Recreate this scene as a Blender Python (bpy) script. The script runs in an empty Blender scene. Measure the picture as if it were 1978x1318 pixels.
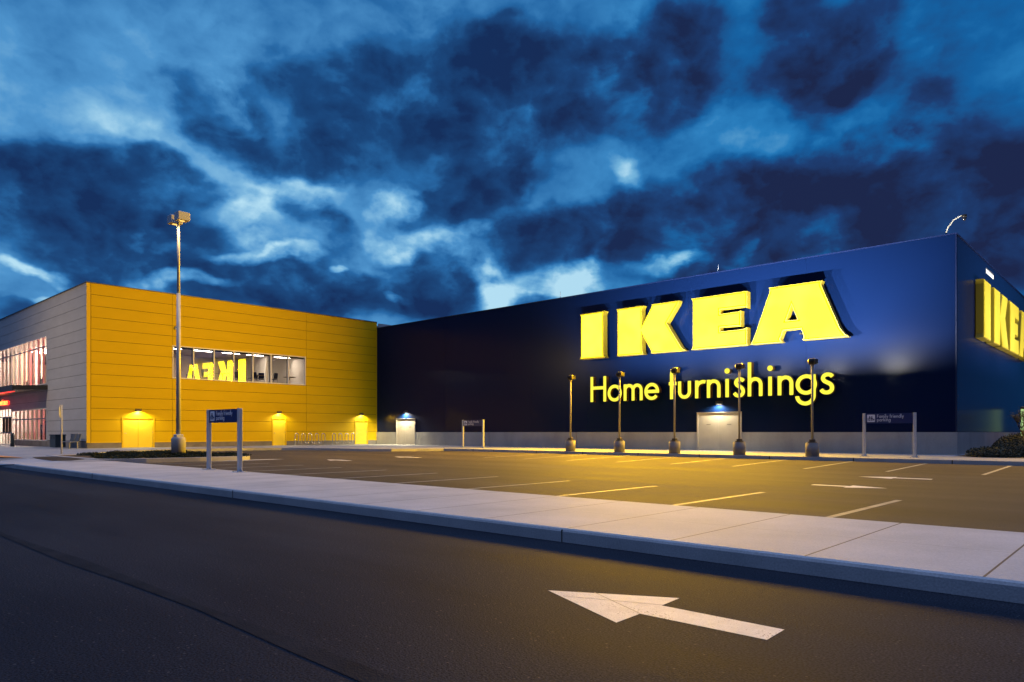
import bpy, bmesh, math, random
import numpy as np
from mathutils import Vector, Matrix
from mathutils.geometry import tessellate_polygon
random.seed(7)
S = bpy.context.scene
COL = S.collection
PI = math.pi
RAD = math.radians

# ------------------------------------------------------------------ camera
CAMP = Vector((51.126, -37.868, 1.2))
LOOK = Vector((-0.6781, 0.7350, 0.0))
RIGHT = Vector((0.7350, 0.6781, 0.0))
cam = bpy.data.cameras.new('camera')
cam.sensor_width = 36.0
cam.lens = 1371.0 / 1978.0 * 36.0
cam.shift_y = 176.0 / 1978.0
cam.clip_start = 0.1
cam.clip_end = 3000.0
co = bpy.data.objects.new('camera', cam)
COL.objects.link(co)
co.location = CAMP
co.rotation_euler = LOOK.to_track_quat('-Z', 'Y').to_euler()
S.camera = co
S.view_settings.view_transform = 'Standard'
S.view_settings.look = 'None'
S.view_settings.exposure = 0.0
S.view_settings.gamma = 1.0
S.view_settings.use_curve_mapping = False
S.cycles.max_bounces = 6
S.cycles.diffuse_bounces = 3
S.cycles.glossy_bounces = 3
S.cycles.transparent_max_bounces = 8
S.cycles.sample_clamp_indirect = 6.0
S.cycles.caustics_reflective = False
S.cycles.caustics_refractive = False

# ------------------------------------------------------------------ world: dusk sky with broken cloud
LIGHT_SIGN = 9.0       # radiance of the big letter faces
SIGN_LAMP = 1650.0     # watts per square metre of the area lamps added over the big letter faces
LIGHT_FLOOD = 5600.0    # watts per flood head
ZEN = 1.12             # brightness of the cloud deck overhead

W = bpy.data.worlds.new('World')
S.world = W
W.use_nodes = True
nt = W.node_tree
N = nt.nodes
N.clear()
L = nt.links


def nn(t, **k):
    n = N.new(t)
    for a, b in k.items():
        setattr(n, a, b)
    return n


def mth(op, a, b=None, c=None, clamp=False):
    n = N.new('ShaderNodeMath')
    n.operation = op
    n.use_clamp = clamp
    for i, v in enumerate((a, b, c)):
        if v is None:
            continue
        if isinstance(v, (int, float)):
            n.inputs[i].default_value = v
        else:
            L.new(v, n.inputs[i])
    return n.outputs[0]


def vdot(v, c):
    n = N.new('ShaderNodeVectorMath')
    n.operation = 'DOT_PRODUCT'
    L.new(v, n.inputs[0])
    n.inputs[1].default_value = c
    return n.outputs['Value']


def mix(f, a, b):
    n = N.new('ShaderNodeMix')
    n.data_type = 'RGBA'
    if isinstance(f, (int, float)):
        n.inputs[0].default_value = f
    else:
        L.new(f, n.inputs[0])
    for i, v in ((6, a), (7, b)):
        if isinstance(v, tuple):
            n.inputs[i].default_value = (*v, 1)
        else:
            L.new(v, n.inputs[i])
    return n.outputs[2]


def sstep(v, a, b):
    n = N.new('ShaderNodeMapRange')
    n.interpolation_type = 'SMOOTHSTEP'
    L.new(v, n.inputs[0])
    n.inputs[1].default_value = a
    n.inputs[2].default_value = b
    return n.outputs[0]


def noise(v, scale, detail=6, rough=0.55, dist=0.0):
    n = N.new('ShaderNodeTexNoise')
    L.new(v, n.inputs['Vector'])
    n.inputs['Scale'].default_value = scale
    n.inputs['Detail'].default_value = detail
    n.inputs['Roughness'].default_value = rough
    n.inputs['Distortion'].default_value = dist
    return n


tc = nn('ShaderNodeTexCoord')
D = tc.outputs['Generated']
fw = vdot(D, LOOK)
rt = vdot(D, RIGHT)
up = vdot(D, (0, 0, 1))
az = mth('MULTIPLY', mth('ARCTAN2', rt, fw), 180 / PI)
el = mth('MULTIPLY', mth('ARCSINE', up), 180 / PI)
ae = nn('ShaderNodeCombineXYZ')
L.new(az, ae.inputs[0])
L.new(mth('MULTIPLY', el, 1.0), ae.inputs[1])
AE = ae.outputs[0]
# cloud texture is stretched along the horizon like a real cloud deck
st = nn('ShaderNodeVectorMath', operation='MULTIPLY')
L.new(AE, st.inputs[0])
st.inputs[1].default_value = (0.85, 1.2, 1.0)
nz = noise(st.outputs[0], 0.075, 7, 0.56)
nz2 = noise(st.outputs[0], 0.20, 7, 0.52, 0.2)
wn = noise(st.outputs[0], 0.13, 5, 0.5)
wc = nn('ShaderNodeVectorMath', operation='MULTIPLY_ADD')
L.new(wn.outputs['Color'], wc.inputs[0])
wc.inputs[1].default_value = (11.0, 8.0, 0.0)
wc.inputs[2].default_value = (-5.5, -4.0, 0.0)
wa = nn('ShaderNodeVectorMath', operation='ADD')
L.new(AE, wa.inputs[0])
L.new(wc.outputs[0], wa.inputs[1])
WAE = wa.outputs[0]


def blobs(lst):
    tot = None
    for (px, py, rx, ry, rot, amp) in lst:
        u = (px - 989) / 1371.0
        v = (835 - py) / 1371.0
        a = math.degrees(math.atan(u))
        e = math.degrees(math.atan2(v, math.hypot(1, u)))
        k = 57.3 / 1371.0
        m = N.new('ShaderNodeMapping')
        m.vector_type = 'TEXTURE'
        L.new(WAE, m.inputs[0])
        m.inputs['Location'].default_value = (a, e, 0)
        m.inputs['Rotation'].default_value = (0, 0, RAD(rot))
        m.inputs['Scale'].default_value = (rx * k * 1.5 * math.cos(RAD(a)), ry * k * 1.5 * math.cos(RAD(a)), 1)
        g = N.new('ShaderNodeTexGradient')
        g.gradient_type = 'SPHERICAL'
        L.new(m.outputs[0], g.inputs[0])
        s = sstep(g.outputs['Fac'], 0.0, 0.75)
        tot = mth('MULTIPLY_ADD', s, amp, tot if tot is not None else 0.0)
    return tot


DARK = [(90, 375, 190, 75, -5, 1), (240, 405, 120, 65, 0, .8), (10, 320, 60, 50, 0, .7), (160, 475, 170, 55, -10, 1),
        (300, 500, 120, 45, 0, 1.3), (240, 530, 120, 30, 0, .8), (70, 595, 90, 25, 0, .8), (430, 520, 30, 40, 0, .5), (370, 345, 90, 24, 5, .7), (415, 225, 100, 50, -20, .9),
        (530, 270, 80, 30, -15, .6), (640, 285, 55, 45, 0, 1.0), (610, 150, 150, 45, 15, .45), (760, 190, 150, 70, 15, .65),
        (890, 200, 120, 90, 0, .8), (960, 120, 90, 40, 20, .7), (1060, 150, 150, 75, 5, 1.0), (1250, 95, 130, 65, 10, 1.1), (1320, 160, 80, 60, 0, .8),
        (1100, 240, 200, 45, 0, .5), (960, 320, 110, 60, 25, .75), (890, 370, 80, 60, 10, .9), (780, 300, 90, 60, 30, .35), (620, 410, 80, 40, -20, .9),
        (560, 535, 120, 50, 5, 1.7), (690, 575, 200, 45, 0, 1.5), (835, 545, 85, 55, -20, 1.5), (960, 440, 70, 70, 20, .55), (1090, 455, 150, 55, 12, 1.1),
        (1270, 400, 160, 60, 8, 1.1), (1450, 375, 150, 50, 10, 1.05), (1620, 340, 170, 75, 5, 1.1), (1740, 260, 150, 45, -5, .65), (1830, 350, 190, 60, -5, 1),
        (1930, 430, 120, 130, 0, 1.2), (1600, 440, 320, 60, 5, 1.1), (1500, 520, 220, 35, 8, .7), (1780, 480, 160, 50, 0, .8), (560, 590, 200, 30, 0, 1.0), (1340, 530, 110, 35, 12, .6), (1560, 95, 90, 85, 60, 1.05), (1680, 55, 110, 50, 30, .6), (1540, 190, 60, 60, 50, .5),
        (1790, 110, 90, 60, 0, .2), (440, 450, 50, 40, 0, .6), (620, 480, 60, 18, 0, .5), (1060, 580, 40, 12, 0, .5), (760, 90, 120, 50, 30, .15)]
LIGHTB = [(180, 120, 330, 170, 0, .9), (230, 255, 300, 60, 0, 1.0), (560, 100, 220, 90, 0, .55), (500, 350, 300, 70, 0, .8),
          (700, 470, 340, 110, 0, .9), (1430, 260, 120, 110, 20, .65), (1000, 540, 420, 60, 0, .9), (1230, 330, 160, 90, 0, .6),
          (1150, 20, 260, 60, 0, .25), (60, 540, 300, 100, 0, .9), (1750, 200, 180, 60, 0, .2), (400, 560, 240, 50, 0, .9)]
WHITE = [(50, 515, 80, 12, 0, 1), (70, 563, 35, 9, 0, .8), (395, 548, 95, 18, 0, 1.8), (300, 440, 45, 22, 0, .9), (480, 395, 45, 60, 20, .4),
         (570, 350, 90, 28, -10, .5), (520, 482, 70, 14, 8, 1), (790, 385, 40, 26, 30, .8), (800, 465, 65, 28, 0, 1.0), (915, 465, 30, 18, 0, .7),
         (745, 578, 20, 12, 0, 1), (650, 512, 18, 8, 0, .8), (960, 565, 45, 30, 0, 1.1), (1090, 535, 75, 30, 15, 1.1), (1150, 495, 35, 22, 50, .8),
         (1280, 495, 80, 18, 8, .8), (1430, 470, 28, 20, 50, .5), (1025, 345, 30, 14, 40, .4), (1225, 340, 30, 40, 60, .4), (250, 275, 120, 30, 0, .22)]
d_ = blobs(DARK)
l_ = blobs(LIGHTB)
w_ = blobs(WHITE)
nzc = mth('SUBTRACT', nz.outputs[0], 0.5)
nz2c = mth('SUBTRACT', nz2.outputs[0], 0.5)
# beyond the modelled field of view the deck carries on as plain noise cloud
infront = sstep(mth('ABSOLUTE', az), 60, 42)
nz3 = noise(st.outputs[0], 0.42, 6, 0.55, 0.0)
nz3c = mth('SUBTRACT', nz3.outputs[0], 0.5)
def sat(v, k):
    return mth('SUBTRACT', 1.0, mth('EXPONENT', mth('MULTIPLY', v, -k)))


t_ = mth('MULTIPLY_ADD', sat(d_, 1.3), 0.51, 0.465)
t_ = mth('MULTIPLY_ADD', sat(w_, 1.1), -0.43, t_)
t_ = mth('MULTIPLY_ADD', l_, -0.10, t_)
nsum = mth('MULTIPLY_ADD', nzc, 0.85, mth('MULTIPLY_ADD', nz2c, 1.45, mth('MULTIPLY', nz3c, 0.70)))
amp_ = mth('MULTIPLY_ADD', sat(mth('ADD', d_, w_), 1.5), 0.58, 0.25)
# cauliflower edges: smooth cellular pattern on warped coordinates
pw_ = nn('ShaderNodeVectorMath', operation='MULTIPLY_ADD')
L.new(nz2.outputs['Color'], pw_.inputs[0])
pw_.inputs[1].default_value = (7.0, 7.0, 0.0)
L.new(st.outputs[0], pw_.inputs[2])
vo = nn('ShaderNodeTexVoronoi', feature='SMOOTH_F1')
vo.voronoi_dimensions = '2D'
L.new(pw_.outputs[0], vo.inputs['Vector'])
vo.inputs['Scale'].default_value = 0.21
vo.inputs['Detail'].default_value = 3.0
vo.inputs['Roughness'].default_value = 0.5
vo.inputs['Smoothness'].default_value = 0.6
puff = mth('SUBTRACT', 0.66, vo.outputs['Distance'])
nsum = mth('MULTIPLY_ADD', puff, 0.55, nsum)
t_ = mth('MULTIPLY_ADD', nsum, amp_, t_)
t_ = mth('MULTIPLY_ADD', mth('SUBTRACT', 1.0, infront), 0.38, t_)


def ramp(stops):
    r = N.new('ShaderNodeValToRGB')
    L.new(t_, r.inputs[0])
    cr = r.color_ramp
    while len(cr.elements) < len(stops):
        cr.elements.new(.5)
    for e_, (p, c) in zip(cr.elements, stops):
        e_.position = p
        e_.color = (*c, 1)
    return r.outputs[0]


skyl = ramp([(.02, (.46, .74, .90)), (.17, (.21, .48, .74)), (.32, (.075, .29, .60)), (.50, (.020, .140, .38)), (.70, (.009, .062, .20)), (.98, (.005, .026, .105))])
skyr = ramp([(.02, (.40, .68, .86)), (.17, (.14, .42, .68)), (.32, (.018, .20, .50)), (.46, (.005, .115, .35)), (.66, (.010, .045, .165)), (.95, (.009, .018, .068))])
rightf = sstep(az, -10, 22)
sky = mix(rightf, skyl, skyr)
# overhead the deck is lighter and greyer (last daylight from above)
zf = sstep(el, 33, 62)
zcol = mix(nz.outputs[0], (ZEN * .40, ZEN * .60, ZEN * 1.20), (ZEN * .58, ZEN * .78, ZEN * 1.35))
sky = mix(zf, sky, zcol)
# a physical dusk sky adds its own faint gradient
nis = nn('ShaderNodeTexSky', sky_type='NISHITA')
nis.sun_disc = False
nis.sun_elevation = RAD(-3.0)
nis.sun_rotation = RAD(200.0)
nadd = nn('ShaderNodeVectorMath', operation='MULTIPLY_ADD')
L.new(nis.outputs[0], nadd.inputs[0])
nadd.inputs[1].default_value = (0.05, 0.05, 0.05)
L.new(sky, nadd.inputs[2])
bg = nn('ShaderNodeBackground')
L.new(nadd.outputs[0], bg.inputs[0])
bg.inputs[1].default_value = 1.0
wo = nn('ShaderNodeOutputWorld')
L.new(bg.outputs[0], wo.inputs[0])
W.cycles.sampling_method = 'MANUAL'
W.cycles.sample_map_resolution = 512

#SKYEND
# ------------------------------------------------------------------ materials


def principled(name, col, rough=.6, metal=0.0, spec=.5, emit=None, es=0.0, coat=0.0):
    m = bpy.data.materials.new(name)
    m.use_nodes = True
    b = m.node_tree.nodes['Principled BSDF']
    b.inputs['Base Color'].default_value = (*col, 1)
    b.inputs['Roughness'].default_value = rough
    b.inputs['Metallic'].default_value = metal
    b.inputs['Specular IOR Level'].default_value = spec
    b.inputs['Coat Weight'].default_value = coat
    if emit:
        b.inputs['Emission Color'].default_value = (*emit, 1)
        b.inputs['Emission Strength'].default_value = es
    return m


def textured(name, c1, c2, scale=3.0, rough=.6, spec=.5, bump=0.0, bscale=40.0, detail=5, stretch=(1, 1, 1), metal=0.0, r2=None, fine=0.0, fscale=150.0):
    """base colour varied by noise in object space, optional fine speckle and bump"""
    m = principled(name, c1, rough, metal, spec)
    t = m.node_tree
    b = t.nodes['Principled BSDF']
    tcn = t.nodes.new('ShaderNodeTexCoord')
    mp = t.nodes.new('ShaderNodeMapping')
    mp.inputs['Scale'].default_value = stretch
    t.links.new(tcn.outputs['Object'], mp.inputs[0])
    n1 = t.nodes.new('ShaderNodeTexNoise')
    n1.inputs['Scale'].default_value = scale
    n1.inputs['Detail'].default_value = detail
    n1.inputs['Roughness'].default_value = .6
    t.links.new(mp.outputs[0], n1.inputs['Vector'])
    r = t.nodes.new('ShaderNodeMapRange')
    r.inputs[1].default_value = .3
    r.inputs[2].default_value = .7
    t.links.new(n1.outputs[0], r.inputs[0])
    mx = t.nodes.new('ShaderNodeMix')
    mx.data_type = 'RGBA'
    mx.inputs[6].default_value = (*c1, 1)
    mx.inputs[7].default_value = (*c2, 1)
    t.links.new(r.outputs[0], mx.inputs[0])
    out = mx.outputs[2]
    if fine:
        n3 = t.nodes.new('ShaderNodeTexNoise')
        n3.inputs['Scale'].default_value = fscale
        n3.inputs['Detail'].default_value = 2
        t.links.new(tcn.outputs['Object'], n3.inputs['Vector'])
        r3 = t.nodes.new('ShaderNodeMapRange')
        r3.inputs[1].default_value = .3
        r3.inputs[2].default_value = .75
        r3.inputs[3].default_value = 1 - fine
        r3.inputs[4].default_value = 1 + fine
        t.links.new(n3.outputs[0], r3.inputs[0])
        ml = t.nodes.new('ShaderNodeVectorMath')
        ml.operation = 'SCALE'
        t.links.new(out, ml.inputs[0])
        t.links.new(r3.outputs[0], ml.inputs['Scale'])
        out = ml.outputs[0]
    t.links.new(out, b.inputs['Base Color'])
    if r2 is not None:
        rr = t.nodes.new('ShaderNodeMapRange')
        rr.inputs[1].default_value = .3
        rr.inputs[2].default_value = .7
        rr.inputs[3].default_value = rough
        rr.inputs[4].default_value = r2
        t.links.new(n1.outputs[0], rr.inputs[0])
        t.links.new(rr.outputs[0], b.inputs['Roughness'])
    if bump:
        n2 = t.nodes.new('ShaderNodeTexNoise')
        n2.inputs['Scale'].default_value = bscale
        n2.inputs['Detail'].default_value = 4
        t.links.new(tcn.outputs['Object'], n2.inputs['Vector'])
        bp = t.nodes.new('ShaderNodeBump')
        bp.inputs['Strength'].default_value = bump
        bp.inputs['Distance'].default_value = 0.02
        t.links.new(n2.outputs[0], bp.inputs['Height'])
        t.links.new(bp.outputs[0], b.inputs['Normal'])
    return m


def emitter(name, col, s):
    m = bpy.data.materials.new(name)
    m.use_nodes = True
    t = m.node_tree
    t.nodes.clear()
    e = t.nodes.new('ShaderNodeEmission')
    e.inputs[0].default_value = (*col, 1)
    e.inputs[1].default_value = s
    o = t.nodes.new('ShaderNodeOutputMaterial')
    t.links.new(e.outputs[0], o.inputs[0])
    return m


def glass_mat(name, ior):
    m = bpy.data.materials.new(name)
    m.use_nodes = True
    t = m.node_tree
    t.nodes.clear()
    fr = t.nodes.new('ShaderNodeFresnel')
    fr.inputs[0].default_value = ior
    tr = t.nodes.new('ShaderNodeBsdfTransparent')
    tr.inputs[0].default_value = (.88, .90, .92, 1)
    gl = t.nodes.new('ShaderNodeBsdfGlossy')
    gl.inputs['Roughness'].default_value = .003
    mx = t.nodes.new('ShaderNodeMixShader')
    o = t.nodes.new('ShaderNodeOutputMaterial')
    t.links.new(fr.outputs[0], mx.inputs[0])
    t.links.new(tr.outputs[0], mx.inputs[1])
    t.links.new(gl.outputs[0], mx.inputs[2])
    t.links.new(mx.outputs[0], o.inputs[0])
    return m


def letter_face_mat():
    """translucent acrylic lit from inside: slightly uneven"""
    m = bpy.data.materials.new('lit_acrylic')
    m.use_nodes = True
    t = m.node_tree
    t.nodes.clear()
    tcn = t.nodes.new('ShaderNodeTexCoord')
    n1 = t.nodes.new('ShaderNodeTexNoise')
    n1.inputs['Scale'].default_value = .8
    n1.inputs['Detail'].default_value = 1
    t.links.new(tcn.outputs['Object'], n1.inputs['Vector'])
    r = t.nodes.new('ShaderNodeMapRange')
    r.inputs[1].default_value = .35
    r.inputs[2].default_value = .65
    t.links.new(n1.outputs[0], r.inputs[0])
    mx = t.nodes.new('ShaderNodeMix')
    mx.data_type = 'RGBA'
    mx.inputs[6].default_value = (1.0, .74, .011, 1)
    mx.inputs[7].default_value = (1.0, .80, .016, 1)
    t.links.new(r.outputs[0], mx.inputs[0])
    e = t.nodes.new('ShaderNodeEmission')
    t.links.new(mx.outputs[2], e.inputs[0])
    e.inputs[1].default_value = LIGHT_SIGN
    o = t.nodes.new('ShaderNodeOutputMaterial')
    t.links.new(e.outputs[0], o.inputs[0])
    return m


def sidewalk_mat():
    """broom finished concrete with tooled joints every 1.28 m"""
    m = textured('sidewalk_concrete', (.35, .36, .38), (.48, .48, .49), .8, .75, .3, .25, 60, 6, (1, 1, 1), fine=.10, fscale=45)
    t = m.node_tree
    b = t.nodes['Principled BSDF']
    tcn = t.nodes.new('ShaderNodeTexCoord')
    sp = t.nodes.new('ShaderNodeSeparateXYZ')
    t.links.new(tcn.outputs['Object'], sp.inputs[0])

    def M(op, a, bb=None):
        n = t.nodes.new('ShaderNodeMath')
        n.operation = op
        for i, v in enumerate((a, bb)):
            if v is None:
                continue
            if isinstance(v, (int, float)):
                n.inputs[i].default_value = v
            else:
                t.links.new(v, n.inputs[i])
        return n.outputs[0]
    fx = M('ABSOLUTE', M('SUBTRACT', M('FRACT', M('ADD', M('DIVIDE', M('SUBTRACT', sp.outputs[0], 48.87), 1.28), 60.5)), .5))
    jx = M('LESS_THAN', fx, .009 / 1.28)
    jy = M('LESS_THAN', M('ABSOLUTE', M('ADD', sp.outputs[1], 30.38)), .005)
    j = M('MAXIMUM', jx, M('MULTIPLY', jy, .5))
    old = b.inputs['Base Color'].links[0].from_socket
    mx = t.nodes.new('ShaderNodeMix')
    mx.data_type = 'RGBA'
    t.links.new(j, mx.inputs[0])
    t.links.new(old, mx.inputs[6])
    mx.inputs[7].default_value = (.06, .06, .065, 1)
    t.links.new(mx.outputs[2], b.inputs['Base Color'])
    return m


def asphalt(name, c1, c2, rough, stretch, spec):
    m = textured(name, c1, c2, .35, rough, spec, .28, 90, 8, stretch, r2=rough + .12, fine=.75, fscale=75)
    t = m.node_tree
    b = t.nodes['Principled BSDF']
    # sparse pale aggregate chips
    tcn = t.nodes.new('ShaderNodeTexCoord')
    v = t.nodes.new('ShaderNodeTexVoronoi')
    v.inputs['Scale'].default_value = 24
    t.links.new(tcn.outputs['Object'], v.inputs['Vector'])
    lt = t.nodes.new('ShaderNodeMath')
    lt.operation = 'LESS_THAN'
    t.links.new(v.outputs['Distance'], lt.inputs[0])
    lt.inputs[1].default_value = .17
    wn_ = t.nodes.new('ShaderNodeSeparateColor')
    t.links.new(v.outputs['Color'], wn_.inputs[0])
    gt = t.nodes.new('ShaderNodeMath')
    gt.operation = 'GREATER_THAN'
    t.links.new(wn_.outputs[0], gt.inputs[0])
    gt.inputs[1].default_value = .86
    ml = t.nodes.new('ShaderNodeMath')
    ml.operation = 'MULTIPLY'
    t.links.new(lt.outputs[0], ml.inputs[0])
    t.links.new(gt.outputs[0], ml.inputs[1])
    old = b.inputs['Base Color'].links[0].from_socket
    mx = t.nodes.new('ShaderNodeMix')
    mx.data_type = 'RGBA'
    t.links.new(ml.outputs[0], mx.inputs[0])
    t.links.new(old, mx.inputs[6])
    mx.inputs[7].default_value = (.065, .066, .068, 1)
    t.links.new(mx.outputs[2], b.inputs['Base Color'])
    return m


M = {}
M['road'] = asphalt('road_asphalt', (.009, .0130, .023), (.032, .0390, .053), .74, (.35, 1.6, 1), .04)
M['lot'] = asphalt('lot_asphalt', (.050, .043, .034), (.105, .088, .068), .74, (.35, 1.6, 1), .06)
M['ground'] = textured('earth', (.05, .05, .045), (.08, .075, .06), .5, .9)
M['walk'] = sidewalk_mat()
M['plaza'] = textured('plaza_concrete', (.24, .25, .27), (.34, .35, .36), .5, .8, .3, .2, 40, 6, fine=.08, fscale=40)
M['kerb'] = textured('kerb_concrete', (.33, .34, .35), (.46, .465, .47), 1.3, .8, .3, .14, 50, 6, (1, 1, 1), fine=.15, fscale=60)
M['conc'] = textured('concrete', (.30, .30, .29), (.42, .42, .41), .7, .8, .3, .2, 30, 6, (1, 1, .5), fine=.06, fscale=30)
M['conc_d'] = textured('dull_concrete', (.17, .16, .15), (.26, .25, .24), 1.2, .85, .3, .2, 30)
M['paint'] = textured('road_paint', (.50, .50, .51), (.66, .66, .67), 6.0, .6, .4, .35, 90, 6, fine=.12, fscale=90)
def wear(m, amount):
    t = m.node_tree
    b_ = t.nodes['Principled BSDF']
    tcn = t.nodes.new('ShaderNodeTexCoord')
    n = t.nodes.new('ShaderNodeTexNoise')
    n.inputs['Scale'].default_value = 70
    n.inputs['Detail'].default_value = 6
    t.links.new(tcn.outputs['Object'], n.inputs['Vector'])
    n2 = t.nodes.new('ShaderNodeTexNoise')
    n2.inputs['Scale'].default_value = 3
    t.links.new(tcn.outputs['Object'], n2.inputs['Vector'])
    ad = t.nodes.new('ShaderNodeMath')
    ad.operation = 'MULTIPLY_ADD'
    t.links.new(n2.outputs[0], ad.inputs[0])
    ad.inputs[1].default_value = .5
    t.links.new(n.outputs[0], ad.inputs[2])
    r = t.nodes.new('ShaderNodeMapRange')
    r.inputs[1].default_value = 1.0 - amount
    r.inputs[2].default_value = 1.03 - amount
    t.links.new(ad.outputs[0], r.inputs[0])
    old = b_.inputs['Base Color'].links[0].from_socket
    mx = t.nodes.new('ShaderNodeMix')
    mx.data_type = 'RGBA'
    t.links.new(r.outputs[0], mx.inputs[0])
    t.links.new(old, mx.inputs[6])
    mx.inputs[7].default_value = (.07, .07, .07, 1)
    t.links.new(mx.outputs[2], b_.inputs['Base Color'])


wear(M['paint'], .09)
M['linepaint'] = textured('faded_line_paint', (.15, .15, .14), (.32, .32, .31), 2.5, .6, .4, .35, 90, 8, fine=.25, fscale=80)
M['orange'] = textured('tactile_orange', (.55, .22, .05), (.62, .28, .07), 5, .7)
M['mulch'] = textured('mulch', (.07, .045, .025), (.16, .11, .06), 8, .9, .2, .8, 30)
M['blue'] = principled('blue_panel', (.0022, .0092, .044), .24, 0, .12)
M['blue_trim'] = principled('blue_trim', (.004, .012, .06), .4)
M['yellow'] = textured('yellow_panel', (.63, .44, .003), (.67, .465, .004), .6, .5, .2, .03, 1.2, 3, (1, 1, 3))
M['yellow_trim'] = principled('yellow_trim', (.72, .49, .006), .45)
M['yellow_door'] = textured('yellow_door', (.80, .62, .03), (.84, .66, .04), 2, .5)
M['grey'] = textured('grey_panel', (.46, .45, .43), (.52, .51, .49), .6, .5, .4, .03, 1.2, 3, (1, 1, 3))
M['seam'] = principled('seam_gasket', (.03, .025, .015), .9)  # dark colour of the panel backing and kerb joints
M['cap'] = principled('cap_flashing', (.12, .13, .15), .4, .6)
M['roof'] = textured('roof_membrane', (.2, .2, .2), (.26, .26, .26), 1, .9)
M['white'] = principled('white_frame', (.75, .74, .72), .4)
M['alu'] = principled('aluminium', (.45, .46, .48), .38, .85)
M['steel'] = textured('galvanised_steel', (.46, .48, .51), (.54, .56, .59), 6, .45, .5, metal=.1)
M['stainless'] = principled('stainless', (.62, .60, .58), .22, 1.0)
M['headblack'] = principled('matt_black', (.012, .011, .010), .8)
M['dark'] = principled('dark_metal', (.025, .022, .018), .45, .5)
M['post'] = principled('beige_post', (.34, .32, .25), .5, .0)
M['bronze'] = principled('bronze_housing', (.10, .085, .06), .4, .6)
M['greydoor'] = textured('beige_grey_door', (.44, .41, .35), (.50, .47, .41), 1.5, .55)
M['glass'] = glass_mat('window_glass', 2.7)
M['clearglass'] = glass_mat('shop_window_glass', 1.22)
M['face'] = letter_face_mat()
M['faceedge'] = emitter('lit_acrylic_edge', (1.0, .64, .004), 1.25)
M['dimface'] = principled('side_letter_face', (.55, .42, .02), .5, emit=(1.0, .80, .03), es=.30)
M['facesmall'] = emitter('lit_acrylic_small', (1.0, .90, .07), 1.12)
M['return'] = principled('letter_return', (.36, .27, .015), .5, emit=(1.0, .60, .01), es=.02)
M['smallreturn'] = principled('small_letter_return', (.16, .07, .01), .5)
M['signblue'] = principled('sign_blue', (.009, .020, .105), .4)
M['signwhite'] = principled('sign_white', (.74, .76, .82), .5)
M['lens'] = emitter('flood_lens', (1.0, .95, .9), 420.0)
M['packlens'] = emitter('wall_light_lens', (1.0, .86, .62), 30.0)
M['coollens'] = emitter('wall_light_cool_lens', (.85, .93, 1.0), 30.0)
M['ceilpanel'] = emitter('ceiling_panel', (1.0, .85, .68), 46.0)
M['shopceil'] = emitter('shop_strip_light', (1.0, .82, .62), 60.0)
M['roomwall'] = textured('room_wall', (.62, .55, .48), (.66, .60, .53), .5, .8)
M['roomdark'] = principled('room_dark_wall', (.20, .17, .16), .8)
M['roomceil'] = principled('room_ceiling', (.5, .44, .42), .9)
M['roomfloor'] = principled('room_floor', (.35, .30, .26), .5)
M['shopwall'] = textured('shop_wall', (.70, .52, .38), (.80, .62, .48), .4, .8)
M['redwall'] = principled('red_shop_wall', (.6, .05, .07), .7)
M['chairblue'] = principled('chair_blue', (.02, .03, .16), .45)
M['wood'] = textured('table_top', (.18, .13, .09), (.24, .18, .13), 3, .5)
M['leaf'] = textured('leaf_dark', (.018, .026, .006), (.055, .060, .018), 3.0, .8)
M['leaf2'] = textured('hedge_leaf', (.010, .016, .006), (.026, .034, .012), 3.0, .7)
M['bark'] = textured('bark', (.05, .04, .03), (.09, .07, .05), 9, .9)
M['redneon'] = emitter('red_glow_letter', (1.0, .32, .06), 3.2)
M['redhalo'] = principled('red_sign_return', (.6, .02, .02), .5, emit=(1.0, .02, .02), es=2.4)
M['greenlit'] = emitter('green_lit_panel', (.55, .85, .35), .8)
M['planter'] = principled('dark_teal_metal', (.03, .05, .06), .45, .3)
M['planter2'] = principled('bench_back_panel', (.10, .12, .14), .5, .2)
M['benchmet'] = principled('bench_metal', (.33, .34, .36), .45, .4)
M['cam_dome'] = principled('camera_dome', (.02, .02, .025), .12)
M['fixture_face'] = principled('fixture_glow', (.6, .6, .55), .6, emit=(1, .97, .85), es=.9)  # emission carries the glow of the lit wall fixture

# ------------------------------------------------------------------ helpers


def tag(o, label=None, cat=None, group=None, kind=None):
    if label:
        o['label'] = label
    if cat:
        o['category'] = cat
    if group:
        o['group'] = group
    if kind:
        o['kind'] = kind
    return o


def empty(name, loc=(0, 0, 0), rz=0.0):
    o = bpy.data.objects.new(name, None)
    o.empty_display_size = .3
    COL.objects.link(o)
    o.location = loc
    o.rotation_euler = (0, 0, rz)
    return o


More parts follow.
